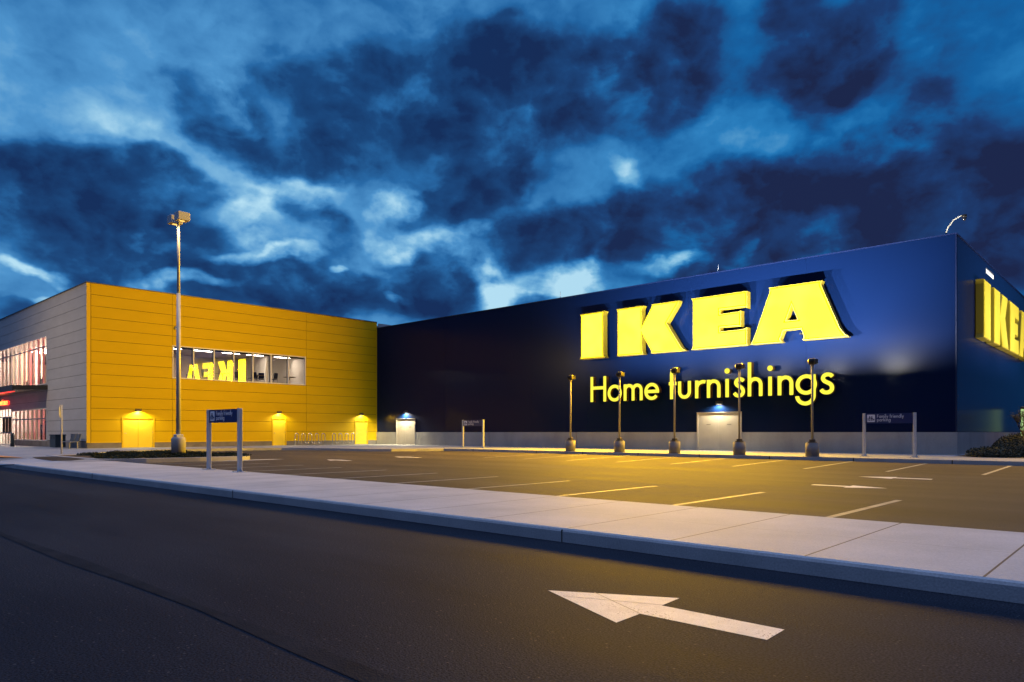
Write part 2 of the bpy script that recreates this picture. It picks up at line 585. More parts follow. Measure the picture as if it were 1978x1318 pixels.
class MB:
    """mesh builder in local coordinates, several materials"""

    def __init__(s):
        s.v, s.f, s.mi, s.mats, s.sm = [], [], [], [], []

    def m(s, mat):
        mat = M[mat] if isinstance(mat, str) else mat
        if mat not in s.mats:
            s.mats.append(mat)
        return s.mats.index(mat)

    def poly(s, pts, mat, smooth=False):
        i = len(s.v)
        s.v += [tuple(p) for p in pts]
        s.f.append(tuple(range(i, i + len(pts))))
        s.mi.append(s.m(mat))
        s.sm.append(smooth)

    def box(s, x0, x1, y0, y1, z0, z1, mat, bev=0.0):
        x0, x1 = min(x0, x1), max(x0, x1)
        y0, y1 = min(y0, y1), max(y0, y1)
        z0, z1 = min(z0, z1), max(z0, z1)
        if bev > 0:
            b = bev
            i = len(s.v)
            prof = [(x0 + b, y0), (x1 - b, y0), (x1, y0 + b), (x1, y1 - b), (x1 - b, y1), (x0 + b, y1), (x0, y1 - b), (x0, y0 + b)]
            ins = [(x0 + b, y0 + b), (x1 - b, y0 + b), (x1 - b, y0 + b), (x1 - b, y1 - b), (x1 - b, y1 - b), (x0 + b, y1 - b), (x0 + b, y1 - b), (x0 + b, y0 + b)]
            for pr, z in ((prof, z0), (prof, z1 - b)):
                s.v += [(p[0], p[1], z) for p in pr]
            top = [(x0 + b, y0 + b, z1), (x1 - b, y0 + b, z1), (x1 - b, y1 - b, z1), (x0 + b, y1 - b, z1)]
            s.v += top
            k = s.m(mat)
            for a in range(8):
                c = (a + 1) % 8
                s.f.append((i + a, i + c, i + 8 + c, i + 8 + a))
                s.mi.append(k)
                s.sm.append(False)
            tm = [0, 1, 1, 2, 2, 3, 3, 0]
            for a in range(8):
                c = (a + 1) % 8
                t1, t2 = i + 16 + tm[a], i + 16 + tm[c]
                if t1 == t2:
                    s.f.append((i + 8 + a, i + 8 + c, t1))
                else:
                    s.f.append((i + 8 + a, i + 8 + c, t2, t1))
                s.mi.append(k)
                s.sm.append(False)
            s.f.append((i + 16, i + 17, i + 18, i + 19))
            s.mi.append(k)
            s.sm.append(False)
            s.f.append(tuple(i + q for q in reversed(range(8))))
            s.mi.append(k)
            s.sm.append(False)
            return
        i = len(s.v)
        s.v += [(x0, y0, z0), (x1, y0, z0), (x1, y1, z0), (x0, y1, z0), (x0, y0, z1), (x1, y0, z1), (x1, y1, z1), (x0, y1, z1)]
        k = s.m(mat)
        for q in ((0, 3, 2, 1), (4, 5, 6, 7), (0, 1, 5, 4), (1, 2, 6, 5), (2, 3, 7, 6), (3, 0, 4, 7)):
            s.f.append(tuple(i + a for a in q))
            s.mi.append(k)
            s.sm.append(False)

    def obox(s, c, ax, ay, az_, hx, hy, hz, mat):
        """oriented box: centre, unit axes, half sizes"""
        c, ax, ay, az_ = Vector(c), Vector(ax), Vector(ay), Vector(az_)
        i = len(s.v)
        for dz in (-1, 1):
            for dx, dy in ((-1, -1), (1, -1), (1, 1), (-1, 1)):
                s.v.append(tuple(c + ax * hx * dx + ay * hy * dy + az_ * hz * dz))
        k = s.m(mat)
        for q in ((0, 3, 2, 1), (4, 5, 6, 7), (0, 1, 5, 4), (1, 2, 6, 5), (2, 3, 7, 6), (3, 0, 4, 7)):
            s.f.append(tuple(i + a for a in q))
            s.mi.append(k)
            s.sm.append(False)

    def tube(s, pts, r, mat, n=12, r1=None, caps=True, smooth=True):
        pts = [Vector(p) for p in pts]
        rings = []
        prev = None
        k = s.m(mat)
        for a, p in enumerate(pts):
            if a == 0:
                d = pts[1] - p
            elif a == len(pts) - 1:
                d = p - pts[a - 1]
            else:
                d = (pts[a + 1] - p).normalized() + (p - pts[a - 1]).normalized()
            d.normalize()
            if prev is None:
                u = d.orthogonal().normalized()
            else:
                u = (prev - d * prev.dot(d)).normalized()
            prev = u
            w = d.cross(u)
            rad = r if r1 is None else r + (r1 - r) * a / (len(pts) - 1)
            if isinstance(r, (list, tuple)):
                rad = r[a]
            i = len(s.v)
            for q in range(n):
                t = 2 * PI * q / n
                s.v.append(tuple(p + (u * math.cos(t) + w * math.sin(t)) * rad))
            rings.append(i)
        for a in range(len(rings) - 1):
            for q in range(n):
                c = (q + 1) % n
                s.f.append((rings[a] + q, rings[a] + c, rings[a + 1] + c, rings[a + 1] + q))
                s.mi.append(k)
                s.sm.append(smooth)
        if caps:
            s.f.append(tuple(rings[0] + q for q in reversed(range(n))))
            s.f.append(tuple(rings[-1] + q for q in range(n)))
            s.mi += [k, k]
            s.sm += [False, False]

    def prism(s, loops, tf, d0, d1, mat, matface=None):
        """loops: outer + holes, 2D; tf(u,v,d)->xyz; front at d1"""
        lv = [[Vector((p[0], p[1], 0)) for p in lp] for lp in loops]
        tris = tessellate_polygon(lv)
        flat = [p for lp in loops for p in lp]
        k = s.m(mat)
        kf = s.m(matface) if matface else k
        i0 = len(s.v)
        s.v += [tuple(tf(p[0], p[1], d0)) for p in flat]
        i1 = len(s.v)
        s.v += [tuple(tf(p[0], p[1], d1)) for p in flat]
        for t in tris:
            s.f.append(tuple(i1 + q for q in t))
            s.mi.append(kf)
            s.sm.append(False)
            s.f.append(tuple(i0 + q for q in reversed(t)))
            s.mi.append(k)
            s.sm.append(False)
        o = 0
        for lp in loops:
            n = len(lp)
            for q in range(n):
                c = (q + 1) % n
                s.f.append((i0 + o + q, i0 + o + c, i1 + o + c, i1 + o + q))
                s.mi.append(k)
                s.sm.append(False)
            o += n

    def build(s, name, parent=None, recalc=True):
        me = bpy.data.meshes.new(name)
        me.from_pydata(s.v, [], s.f)
        for mt in s.mats:
            me.materials.append(mt)
        me.polygons.foreach_set('material_index', s.mi)
        me.polygons.foreach_set('use_smooth', s.sm)
        if recalc:
            bm = bmesh.new()
            bm.from_mesh(me)
            bmesh.ops.recalc_face_normals(bm, faces=bm.faces)
            bm.to_mesh(me)
            bm.free()
        me.update()
        o = bpy.data.objects.new(name, me)
        COL.objects.link(o)
        if parent:
            o.parent = parent
        return o


def copy_tree(o, parent=None):
    c = o.copy()
    COL.objects.link(c)
    c.parent = parent
    for ch in list(o.children):
        copy_tree(ch, c)
    return c


def lamp(name, kind, loc, energy, col, parent=None, **k):
    l = bpy.data.lights.new(name, kind)
    l.energy = energy
    l.color = col
    for a, b in k.items():
        setattr(l, a, b)
    o = bpy.data.objects.new(name, l)
    COL.objects.link(o)
    o.location = loc
    if parent:
        o.parent = parent
    return o


# ------------------------------------------------------------------ ground, road, lot, pavements
def sheet(name, pts, z, mat, h=0.0):
    b = MB()
    if h:
        b.prism([pts], lambda u, v, d: (u, v, d), z - h, z, mat)
    else:
        b.poly([(p[0], p[1], z) for p in pts], mat)
    return tag(b.build(name), kind='structure')


sheet('ground', [(-900, -900), (1200, -900), (1200, 1200), (-900, 1200)], -0.03, 'ground')
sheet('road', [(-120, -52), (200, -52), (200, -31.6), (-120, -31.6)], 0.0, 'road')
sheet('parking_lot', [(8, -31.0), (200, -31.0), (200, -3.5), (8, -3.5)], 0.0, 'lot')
# darker paving joint running along the road
pts1, pts2 = [], []
for i in range(60):
    x = -20 + i * 1.3
    w = .06 + .025 * math.sin(i * 1.7)
    y = -35.78 + .03 * math.sin(i * .9)
    pts1.append((x, y - w))
    pts2.append((x, y + w))
M['tar'] = textured('tar_joint', (.010, .014, .021), (.020, .025, .035), 3, .8, .03, .4, 80)
bb = MB()
for i in range(59):
    bb.poly([(*pts1[i], .004), (*pts1[i + 1], .004), (*pts2[i + 1], .004), (*pts2[i], .004)], 'tar')
tag(bb.build('road_joint'), kind='structure')


# foreground sidewalk: slab with rounded kerb nose
b = MB()
x0, x1 = 22.0, 90.0
prof = [(-31.66, 0.0), (-31.69, 0.10), (-31.71, .128), (-31.735, .143), (-31.77, .15)]
prof = [(-31.80, -.02), (-31.80, .115), (-31.787, .138), (-31.76, .15), (-28.79, .15), (-28.77, .145), (-28.76, .13), (-28.76, -.02)]
for i in range(len(prof) - 1):
    (ya, za), (yb, zb) = prof[i], prof[i + 1]
    b.poly([(x0 + 1.2, ya, za), (x1, ya, za), (x1, yb, zb), (x0 + 1.2, yb, zb)], 'walk' if i in (3,) else 'kerb')
# tapering end
b.poly([(x0 + 1.2, -31.80, .115), (x0 + 1.2, -31.80, -.02), (x0 - 1.6, -31.72, .01)], 'kerb')
tag(b.build('sidewalk', recalc=False), kind='structure')
# kerb joints on the face
b = MB()
for k in range(-6, 12, 3):
    xx = 46.27 + k * 2.56
    b.box(xx - .005, xx + .005, -31.806, -31.79, 0.0, .135, 'seam')
tag(b.build('kerb_joint'), kind='structure')

# entrance plaza: pavement in front of both walls of the entrance building
plaza = [(-80, -22.83), (0.0, -22.83), (0.0, 0.0), (44.0, 0.0), (44.05, 30), (90, 30), (90, -7.05), (44.0, -7.05), (18.2, -7.05), (17.2, -7.5), (16.4, -9.0), (15.8, -10.6), (14.6, -11.4), (11.5, -11.7),
         (8.8, -12.2), (7.2, -13.2), (6.4, -14.8), (6.2, -17), (6.4, -20.0), (7.4, -22.6), (9.8, -24.9), (12.4, -26.4), (14.6, -27.6), (17.3, -28.4), (20.4, -28.78), (23.2, -28.78), (23.2, -30.1), (-80, -30.1)]
b = MB()
b.prism([plaza], lambda u, v, d: (u, v, d), -.02, .15, 'kerb', 'plaza')
tag(b.build('plaza', recalc=False), kind='structure')
# dropped kerb ramp to the road
b = MB()
b.poly([(-80, -30.1, .149), (-80, -31.66, .018), (17.5, -31.66, .018), (17.5, -30.1, .149)], 'conc_d')
b.poly([(17.5, -30.1, .149), (17.5, -31.66, .018), (20.4, -31.78, .012), (23.2, -31.78, .145), (23.2, -30.1, .149)], 'walk')
b.poly([(-80, -31.66, .018), (-80, -31.78, .012), (20.4, -31.78, .012), (17.5, -31.66, .018)], 'kerb')
b.poly([(-80, -31.78, .012), (-80, -31.82, -.02), (20.4, -31.82, -.02), (20.4, -31.78, .012)], 'kerb')
tag(b.build('ramp', recalc=False), kind='structure')
sheet('tactile_strip', [(7.5, -30.55), (15.6, -30.55), (16.6, -30.05), (8.6, -30.05)], .156, 'orange')
# sunken asphalt pocket and mulch bed at the corner
pocket = [(16.2, -29.65), (18.5, -30.05), (21.2, -30.2), (21.6, -29.7), (20.6, -28.95), (18.0, -28.55), (16.0, -28.85)]
sheet('asphalt_pocket', pocket, .156, 'lot')
sheet('mulch_bed', [(14.2, -28.6), (16.0, -28.75), (18.2, -28.4), (18.0, -27.4), (14.0, -25.9), (12.4, -26.6)], .160, 'mulch')
# planted island
isl = [(14.6, -28.75), (21.3, -28.75), (21.9, -27.2), (22.1, -25.2), (22.1, -23.6), (21.8, -22.9), (21.0, -22.5), (15.2, -22.5), (13.9, -23.2), (12.6, -25.0), (12.9, -26.6)]
inner = [(15.0, -28.5), (20.9, -28.5), (21.6, -27.0), (21.8, -25.2), (21.8, -23.8), (21.5, -23.1), (20.8, -22.8), (15.4, -22.8), (14.2, -23.5), (13.0, -25.1), (13.3, -26.4)]
b = MB()
b.prism([isl, inner], lambda u, v, d: (u, v, d), -.02, .168, 'kerb')
tag(b.build('island_kerb', recalc=False), kind='structure')
sheet('island_soil', inner, .162, 'mulch')
sheet('gutter_apron', [(21.9, -22.7), (22.4, -25.3), (22.6, -23.4), (22.4, -21.6), (21.9, -21.9)], .004, 'kerb')

# front kerb joints, darker pours along the back kerb
b = MB()
for xx in [19.4, 21.2, 24.6, 27.9, 31.4, 34.8, 38.2, 41.7, 45.2]:
    b.box(xx - .018, xx + .018, -7.058, -7.04, 0.0, .146, 'seam')
tag(b.build('kerb_joint'), kind='structure')


# painted stall lines
def strip(p, q, w=.10, z=.0016, mat='linepaint'):
    p, q = Vector((*p, 0)), Vector((*q, 0))
    d = (q - p).normalized()
    n = Vector((-d.y, d.x, 0)) * w / 2
    bb_ = MB()
    bb_.poly([(*(p - n).xy, z), (*(q - n).xy, z), (*(q + n).xy, z), (*(p + n).xy, z)], mat)
    return tag(bb_.build('stall_line'), kind='structure')


for k in range(0, 11):
    strip((47.62 - 2.45 * k, -28.74), (47.66 - 2.45 * k, -24.05), .11)
for k in range(0, 8):
    strip((47.04 - 2.68 * k, -7.10), (47.34 - 2.47 * k, -14.3), .11)
strip((47.04 - 2.68 * 8, -7.1), (47.34 - 2.47 * 8, -14.3), .10)

# arrows: each an object on the ground (painted)
ARROW = [(0, 0), (.86, .45), (.88, .17), (1.74, .15), (1.75, -.13), (.89, -.12), (.90, -.41)]


def arrow(x, y, rot, sc, z=.0016, mat='paint', mir=1):
    bb_ = MB()
    c, s_ = math.cos(rot), math.sin(rot)
    pts = [(x + sc * (p[0] * c - p[1] * mir * s_), y + sc * (p[0] * s_ + p[1] * mir * c)) for p in ARROW]
    for q in tessellate_polygon([[Vector((p[0], p[1], 0)) for p in pts]]):
        bb_.poly([(pts[i][0], pts[i][1], z) for i in q], mat)
    return tag(bb_.build('lane_arrow', recalc=False), kind='structure')


arrow(47.68, -33.73, 0.0, 1.0)
b = MB()
for (p, q, w) in [((47.88, -33.80), (48.56, -33.545), .009), ((47.98, -33.55), (48.57, -33.85), .009)]:
    P_, Q_ = Vector((*p, 0)), Vector((*q, 0))
    dd = (Q_ - P_).normalized()
    nn_ = Vector((-dd.y, dd.x, 0)) * w / 2
    b.poly([(*(P_ - nn_).xy, .0026), (*(Q_ - nn_).xy, .0026), (*(Q_ + nn_).xy, .0026), (*(P_ + nn_).xy, .0026)], 'linepaint')
tag(b.build('arrow_seam'), kind='structure')
arrow(45.0, -17.45, RAD(2), 1.0)
arrow(46.75, -21.3, RAD(180), .9, mat='paint')
arrow(24.2, -20.6, RAD(0), 1.0)
arrow(23.4, -16.3, RAD(0), 1.1)


# ------------------------------------------------------------------ facades
def cells(u0, u1, v0, v1, holes):
    """rectangles covering u0..u1 x v0..v1 minus holes"""
    us = sorted({u0, u1, *[h[i] for h in holes for i in (0, 1) if u0 < h[i] < u1]})
    out = []
    vs = sorted({v0, v1, *[h[i] for h in holes for i in (2, 3) if v0 < h[i] < v1]})
    for a in range(len(vs) - 1):
        vm = (vs[a] + vs[a + 1]) / 2
        run = None
        for c in range(len(us) - 1):
            um = (us[c] + us[c + 1]) / 2
            inh = any(h[0] < um < h[1] and h[2] < vm < h[3] for h in holes)
            if inh:
                if run:
                    out.append((*run, vs[a], vs[a + 1]))
                run = None
            else:
                run = (us[c], us[c + 1]) if run is None else (run[0], us[c + 1])
        if run:
            out.append((*run, vs[a], vs[a + 1]))
    return out


def boards(mb, put, ucuts, vcuts, holes, gap, mat):
    """put(u0,u1,v0,v1,mat) adds a proud board"""
    for a in range(len(ucuts) - 1):
        for c in range(len(vcuts) - 1):
            u0, u1 = ucuts[a] + gap / 2, ucuts[a + 1] - gap / 2
            v0, v1 = vcuts[c] + gap / 2, vcuts[c + 1] - gap / 2
            for (p, q, r, s_) in cells(u0, u1, v0, v1, holes):
                put(p, q, r, s_, mat)


ROWS = [.5, 1.27, 2.01, 2.75, 3.49, 4.22, 4.96, 5.70, 6.44, 7.18, 7.92, 8.65, 9.39, 10.12, 10.86]
YT = 10.9
eb = empty('entrance_building', (0, -22.83, .15))
tag(eb, 'two storey store building with bright yellow panelled side and grey entrance side', 'building')
eb_off = Vector((0, -22.83, .15))


def ep(mb, name, parent=eb, off=eb_off, recalc=True):
    mb.v = [tuple(Vector(p) - off) for p in mb.v]
    return mb.build(name, parent, recalc)


YH = [(-20.72, -18.72, .15, 2.17), (-9.92, -8.78, .15, 2.27), (-2.27, -.99, .15, 2.2)]   # doors
YW = (-17.49, -7.04, 4.97, 7.28)
# yellow wall: dark backing with openings + proud boards
b = MB()
for (p, q, r, s_) in cells(-22.80, 0.0, .15, YT - .05, YH + [YW]):
    b.box(-.25, -.035, p, q, r, s_, 'seam')
holesY = [(h[0] - .04, h[1] + .04, h[2], h[3] + .04) for h in YH] + [YW]
boards(b, lambda p, q, r, s_, m: b.box(-.034, 0, p, q, r, s_, m), [-22.60, -17.49, -6.97, -.02], ROWS, holesY, .022, 'yellow')
ep(b, 'yellow_wall')
b = MB()
b.box(-.03, .03, -22.86, -22.63, .5, YT - .06, 'yellow_trim')
b.box(-.02, .012, -.07, -.002, .5, YT - .06, 'yellow_trim')
b.box(-.02, .02, -22.6, -20.80, .50, .56, 'yellow_trim')
for (p, q) in ((-18.64, -9.98), (-8.72, -2.33), (-.93, -.08)):
    b.box(-.02, .02, p, q, .50, .56, 'yellow_trim')
ep(b, 'corner_trim')
b = MB()
for (p, q, r, s_) in cells(-22.83, -.004, .10, .5, [(h[0] - .06, h[1] + .06, 0, 3) for h in YH]):
    b.box(-.03, .006, p, q, r, s_, 'conc_d')
ep(b, 'plinth')
b = MB()
b.box(-.3, .045, -22.90, 0.0, YT - .06, YT, 'cap')
b.box(-60, -.3, -22.90, -22.55, YT - .06, YT, 'cap')
ep(b, 'parapet_cap')
b = MB()
b.box(-60, -.3, -22.5, 20, YT - .5, YT - .3, 'roof')
ep(b, 'roof')
b = MB()
b.box(-60, -59.8, -22.4, 20, .1, YT - .1, 'grey')
b.box(-60, -.26, 19.8, 20, .1, YT - .1, 'grey')
b.box(-.25, -.05, 0.3, 20, 10.4, YT - .1, 'grey')
ep(b, 'rear_wall')
# doors of the yellow side
for i, h in enumerate(YH):
    b = MB()
    b.box(-.10, .02, h[0] - .04, h[0] + .05, .15, h[3] + .04, 'yellow_trim')
    b.box(-.10, .02, h[1] - .05, h[1] + .04, .15, h[3] + .04, 'yellow_trim')
    b.box(-.10, .02, h[0] + .05, h[1] - .05, h[3] - .05, h[3] + .04, 'yellow_trim')
    b.box(-.12, .0, h[0] + .05, h[1] - .05, .13, .165, 'alu')
    fr = ep(b, 'door')
    b = MB()
    mids = [h[0] + .055, h[1] - .055]
    if i == 0:
        mids = [mids[0], (h[0] + h[1]) / 2, mids[1]]
    for k in range(len(mids) - 1):
        b.box(-.08, -.035, mids[k] + .004, mids[k + 1] - .004, .17, h[3] - .055, 'yellow_door')
    ob = ep(b, 'door_leaf', None)
    ob.parent = fr
    b = MB()
    if i == 0:
        mm = (h[0] + h[1]) / 2
        b.box(-.034, -.015, mm - .012, mm + .012, .2, 2.1, 'yellow_trim')
    b.tube([(-.03, h[0] + .13, 1.12), (.03, h[0] + .13, 1.12), (.03, h[0] + .25, 1.12)], .012, 'alu', 6)
    ob = ep(b, 'handle', None)
    ob.parent = fr
    for zz in (.4, 1.15, 1.9):
        b = MB()
        b.box(-.036, -.02, h[1] - .075, h[1] - .05, zz, zz + .11, 'alu')
        ob = ep(b, 'hinge', None)
        ob.parent = fr
# window band
b = MB()
y0, y1, z0, z1 = YW
ms = [-17.49, -16.01, -14.52, -13.03, -11.53, -10.04, -8.55, -7.04]
b.box(-.16, .03, y0, y1, z0, z0 + .07, 'white')
b.box(-.16, .03, y0, y1, z1 - .07, z1, 'white')
b.box(-.16, .03, y0, y0 + .07, z0 + .07, z1 - .07, 'white')
b.box(-.16, .03, y1 - .07, y1, z0 + .07, z1 - .07, 'white')
for mm in ms[1:-1]:
    b.box(-.16, .02, mm - .035, mm + .035, z0 + .07, z1 - .07, 'white')
    b.box(-.20, -.161, mm - .06, mm + .06, z0 + .07, z1 - .07, 'dark')
b.box(-.24, -.161, y0, y1, z1 - .18, z1 - .071, 'dark')
wb = ep(b, 'window')
b = MB()
for k in range(7):
    yc, zc_ = (ms[k] + ms[k + 1]) / 2, (z0 + z1) / 2   # glazing is never perfectly plumb: a third of a degree off
    b.poly([(-.08 + .0075 * (y_ - yc) + .0100 * (z_ - zc_), y_, z_) for (y_, z_) in ((ms[k] + .036, z0 + .07), (ms[k + 1] - .036, z0 + .07), (ms[k + 1] - .036, z1 - .07), (ms[k] + .036, z1 - .07))], 'glass')
pn = ep(b, 'pane', None, recalc=False)
pn.parent = wb

# cafeteria room behind the window band
b = MB()
b.box(-8.1, -.26, -18.8, -6.0, 4.72, 4.90, 'roomfloor')
ep(b, 'interior_floor')
b = MB()
b.box(-8.1, -.26, -18.8, -6.0, 7.46, 7.6, 'roomceil')
ep(b, 'interior_ceiling')
b = MB()
b.box(-8.2, -8.0, -18.6, -6.2, 4.9, 7.46, 'roomwall')
b.box(-8.0, -.26, -18.8, -18.6, 4.9, 7.46, 'roomdark')
b.box(-8.0, -.26, -6.2, -6.0, 4.9, 7.46, 'roomwall')
b.box(-8.0, -3.2, -8.75, -8.6, 4.9, 7.46, 'roomwall')
b.box(-7.999, -7.9, -17.9, -17.0, 4.9, 7.0, 'white')
ep(b, 'interior_wall')
b = MB()
b.box(-7.99, -7.93, -7.9, -6.9, 4.9, 6.9, 'roomdark')
b.box(-7.925, -7.92, -7.25, -7.10, 5.7, 6.5, 'ceilpanel')
ep(b, 'interior_door')


def mk_ceil(x, y, z, sx, sy, lab, mat='ceilpanel', first=[None]):
    o = empty('ceiling_light', (x, y, z))
    tag(o, lab, 'ceiling light', 'lit ceiling panels behind the long upper window')
    bb_ = MB()
    bb_.box(-sx / 2 - .03, sx / 2 + .03, -sy / 2 - .03, sy / 2 + .03, -.03, 0, 'white')
    bb_.build('housing', o)
    bb_ = MB()
    bb_.box(-sx / 2, sx / 2, -sy / 2, sy / 2, -.045, -.031, mat)
    bb_.build('diffuser', o)
    return o


yy = [-16.3, -14.0, -11.8, -9.8, -7.4]
names = ['behind the leftmost panes', 'second from the left', 'in the middle of the room', 'fourth from the left', 'behind the rightmost panes']
for k, y in enumerate(yy):
    mk_ceil(-3.0, y, 7.44, .35, 1.3, 'near row lit ceiling panel of the upper room, ' + names[k])


def make_chair():
    r = empty('chair')
    tag(r, 'dark blue chair', 'chair', 'blue chairs in the upper room')
    b1 = MB()
    b1.box(-.22, .22, -.22, .22, .43, .47, 'chairblue', .015)
    b1.build('seat', r)
    b1 = MB()
    b1.obox((-.21, 0, .72), (1, 0, .12), (0, 1, 0), (-.12, 0, 1), .015, .21, .22, 'chairblue')
    b1.build('backrest', r)
    for sx in (-1, 1):
        for sy in (-1, 1):
            b1 = MB()
            b1.tube([(sx * .19, sy * .19, .43), (sx * .23, sy * .22, 0)], .013, 'stainless', 6)
            b1.build('leg', r)
    return r


def make_table():
    r = empty('table')
    b1 = MB()
    b1.tube([(0, 0, .71), (0, 0, .74)], .5, 'wood', 24, smooth=False)
    b1.build('tabletop', r)
    b1 = MB()
    b1.tube([(0, 0, .02), (0, 0, .71)], .035, 'stainless', 8)
    b1.build('leg', r)
    b1 = MB()
    b1.tube([(0, 0, 0), (0, 0, .02)], .26, 'dark', 16)
    b1.build('base', r)
    return r


ch0 = make_chair()
CH = [(-.7, -15.95, 180, 'lone blue chair seen just right of the lamp post through the upper window'),
      (-.62, -10.9, 20, 'blue chair in the fifth pane, left one of the cluster at the table'),
      (-1.3, -10.15, 150, 'blue chair in the fifth pane, behind the round table'),
      (-.7, -11.25, -60, 'blue chair in the fifth pane, nearest its left mullion'),
      (-.6, -9.5, 200, 'dark blue chair turned sideways in the sixth pane of the upper window'),
      (-1.2, -14.6, 40, 'blue chair partly behind the reflected sign letters, left'),
      (-1.3, -12.3, -30, 'blue chair partly behind the reflected sign letters, right')]
for k, (x, y, a, lab) in enumerate(CH):
    c = ch0 if k == 0 else copy_tree(ch0)
    c.location = (x, y, 4.9)
    c.rotation_euler = (0, 0, RAD(a))
    c['label'] = lab
t0 = make_table()
for k, (x, y, lab) in enumerate([(-1.1, -10.6, 'round table among the blue chairs in the fifth pane'), (-1.0, -7.9, 'small round table in the rightmost pane of the upper window'), (-1.5, -13.2, 'round table behind the reflected letters in the upper window')]):
    c = t0 if k == 0 else copy_tree(t0)
    c.location = (x, y, 4.9)
    tag(c, lab, 'table', 'round tables in the upper room')

# grey entrance wall (y = -22.83), facing -y
GW = (-34.0, -8.83, 4.70, 8.22)
GL = (-18.6, -8.83, .56, 2.95)
GD = (-22.6, -18.6, .15, 3.15)
GL2 = (-34.0, -22.6, .56, 2.95)
b = MB()
for (p, q, r, s_) in cells(-60, -.05, .15, YT - .05, [GW, GL, GD, GL2]):
    b.box(p, q, -22.80, -22.60, r, s_, 'seam')
boards(b, lambda p, q, r, s_, m: b.box(p, q, -22.835, -22.801, r, s_, m), [-60, -28, -.06], [.60] + ROWS[1:], [GW, GL, GD, GL2], .022, 'grey')
ep(b, 'grey_wall')
b = MB()
for (p, q, r, s_) in cells(-60, -.035, .10, .56, [GD]):
    b.box(p, q, -22.86, -22.80, r, s_, 'conc_d')
ep(b, 'entrance_plinth')


def glazing(name, x0, x1, z0, z1, mx, trans, y=-22.83, fm='white', door=False):
    b1 = MB()
    b1.box(x0, x1, y - .04, y + .12, z0, z0 + .06, fm)
    b1.box(x0, x1, y - .04, y + .12, z1 - .06, z1, fm)
    b1.box(x0, x0 + .06, y - .04, y + .12, z0 + .06, z1 - .06, fm)
    b1.box(x1 - .06, x1, y - .04, y + .12, z0 + .06, z1 - .06, fm)
    for t in trans:
        b1.box(x0 + .06, x1 - .06, y - .03, y + .1, t - .04, t + .04, 'alu')
    for m_ in mx:
        zs = [z0 + .06, *[c for t in trans for c in (t - .04, t + .04)], z1 - .06]
        for k in range(0, len(zs), 2):
            b1.box(m_ - .035, m_ + .035, y - .03, y + .1, zs[k], zs[k + 1], 'alu')
    w = ep(b1, name)
    b1 = MB()
    b1.poly([(x0 + .06, y + .03, z0 + .06), (x1 - .06, y + .03, z0 + .06), (x1 - .06, y + .03, z1 - .06), (x0 + .06, y + .03, z1 - .06)], 'clearglass')
    p_ = ep(b1, 'pane', None, recalc=False)
    p_.parent = w
    return w


glazing('window', GW[0], GW[1], GW[2], GW[3], [-9.9 - 1.28 * k for k in range(19)], [7.48])
glazing('window', GL[0], GL[1], GL[2], GL[3], [-9.9 - 1.2 * k for k in range(8)], [2.2])
glazing('window', GL2[0], GL2[1], GL2[2], GL2[3], [-23.8 - 1.2 * k for k in range(8)], [2.2])
gd = glazing('entrance_door', GD[0], GD[1], GD[2], GD[3], [-21.6, -20.6, -19.6], [2.45, 1.15])

# shop interiors
b = MB()
b.box(-36, -7.0, -22.59, -13, 4.5, 4.68, 'roomfloor')
b.box(-36, -7.0, -22.59, -13, .06, .145, 'roomfloor')
ep(b, 'interior_floor')
b = MB()
b.box(-36, -7.0, -22.59, -13, 8.35, 8.5, 'roomceil')
b.box(-36, -7.0, -22.59, -13, 3.5, 3.65, 'roomceil')
ep(b, 'interior_ceiling')
b = MB()
b.box(-36, -7.0, -14.6, -14.4, 4.69, 8.34, 'shopwall')
b.box(-36, -7.0, -16.6, -16.4, .15, 3.49, 'shopwall')
b.box(-8.1, -8.0, -22.59, -14.61, 4.69, 8.34, 'redwall')
b.box(-8.1, -8.0, -22.59, -16.61, .15, 3.49, 'redwall')
b.box(-36.1, -36.0, -22.59, -14.4, .15, 8.34, 'shopwall')
ep(b, 'interior_wall')
ORD2 = ['first', 'second', 'third', 'fourth', 'fifth', 'sixth', 'seventh', 'eighth']
for k in range(5):
    o = empty('strip_light', (-9.6 - 3.1 * k, -19.4, 8.30))
    tag(o, ORD2[k] + ' lit ceiling strip from the corner behind the upper entrance windows', 'ceiling light', 'strip lights in the upper showroom')
    bb_ = MB()
    bb_.box(-.12, .12, -1.4, 1.4, -.08, 0, 'white')
    bb_.build('housing', o)
    bb_ = MB()
    bb_.box(-.1, .1, -1.38, 1.38, -.095, -.081, 'shopceil')
    bb_.build('tube', o)
    lamp('shop_lamp', 'POINT', (0, 0, -.6), 820, (1.0, .80, .58), o, shadow_soft_size=.1)
for k in range(5):
    o = empty('strip_light', (-9.6 - 3.1 * k, -19.4, 3.48))
    tag(o, ORD2[k] + ' lit ceiling strip from the corner behind the ground floor windows', 'ceiling light', 'strip lights on the ground floor')
    bb_ = MB()
    bb_.box(-.12, .12, -1.4, 1.4, -.08, 0, 'white')
    bb_.build('housing', o)
    bb_ = MB()
    bb_.box(-.1, .1, -1.38, 1.38, -.095, -.081, 'shopceil')
    bb_.build('tube', o)
    lamp('shop_lamp', 'POINT', (0, 0, -.6), 800, (1.0, .82, .60), o, shadow_soft_size=.1)
bc = [(.75, .16, .18), (.80, .48, .40), (.82, .66, .50), (.80, .52, .46), (.84, .72, .58), (.55, .56, .62), (.82, .60, .44)]
ORD = ['first', 'second', 'third', 'fourth', 'fifth', 'sixth', 'seventh', 'eighth', 'ninth', 'tenth', 'eleventh', 'twelfth']
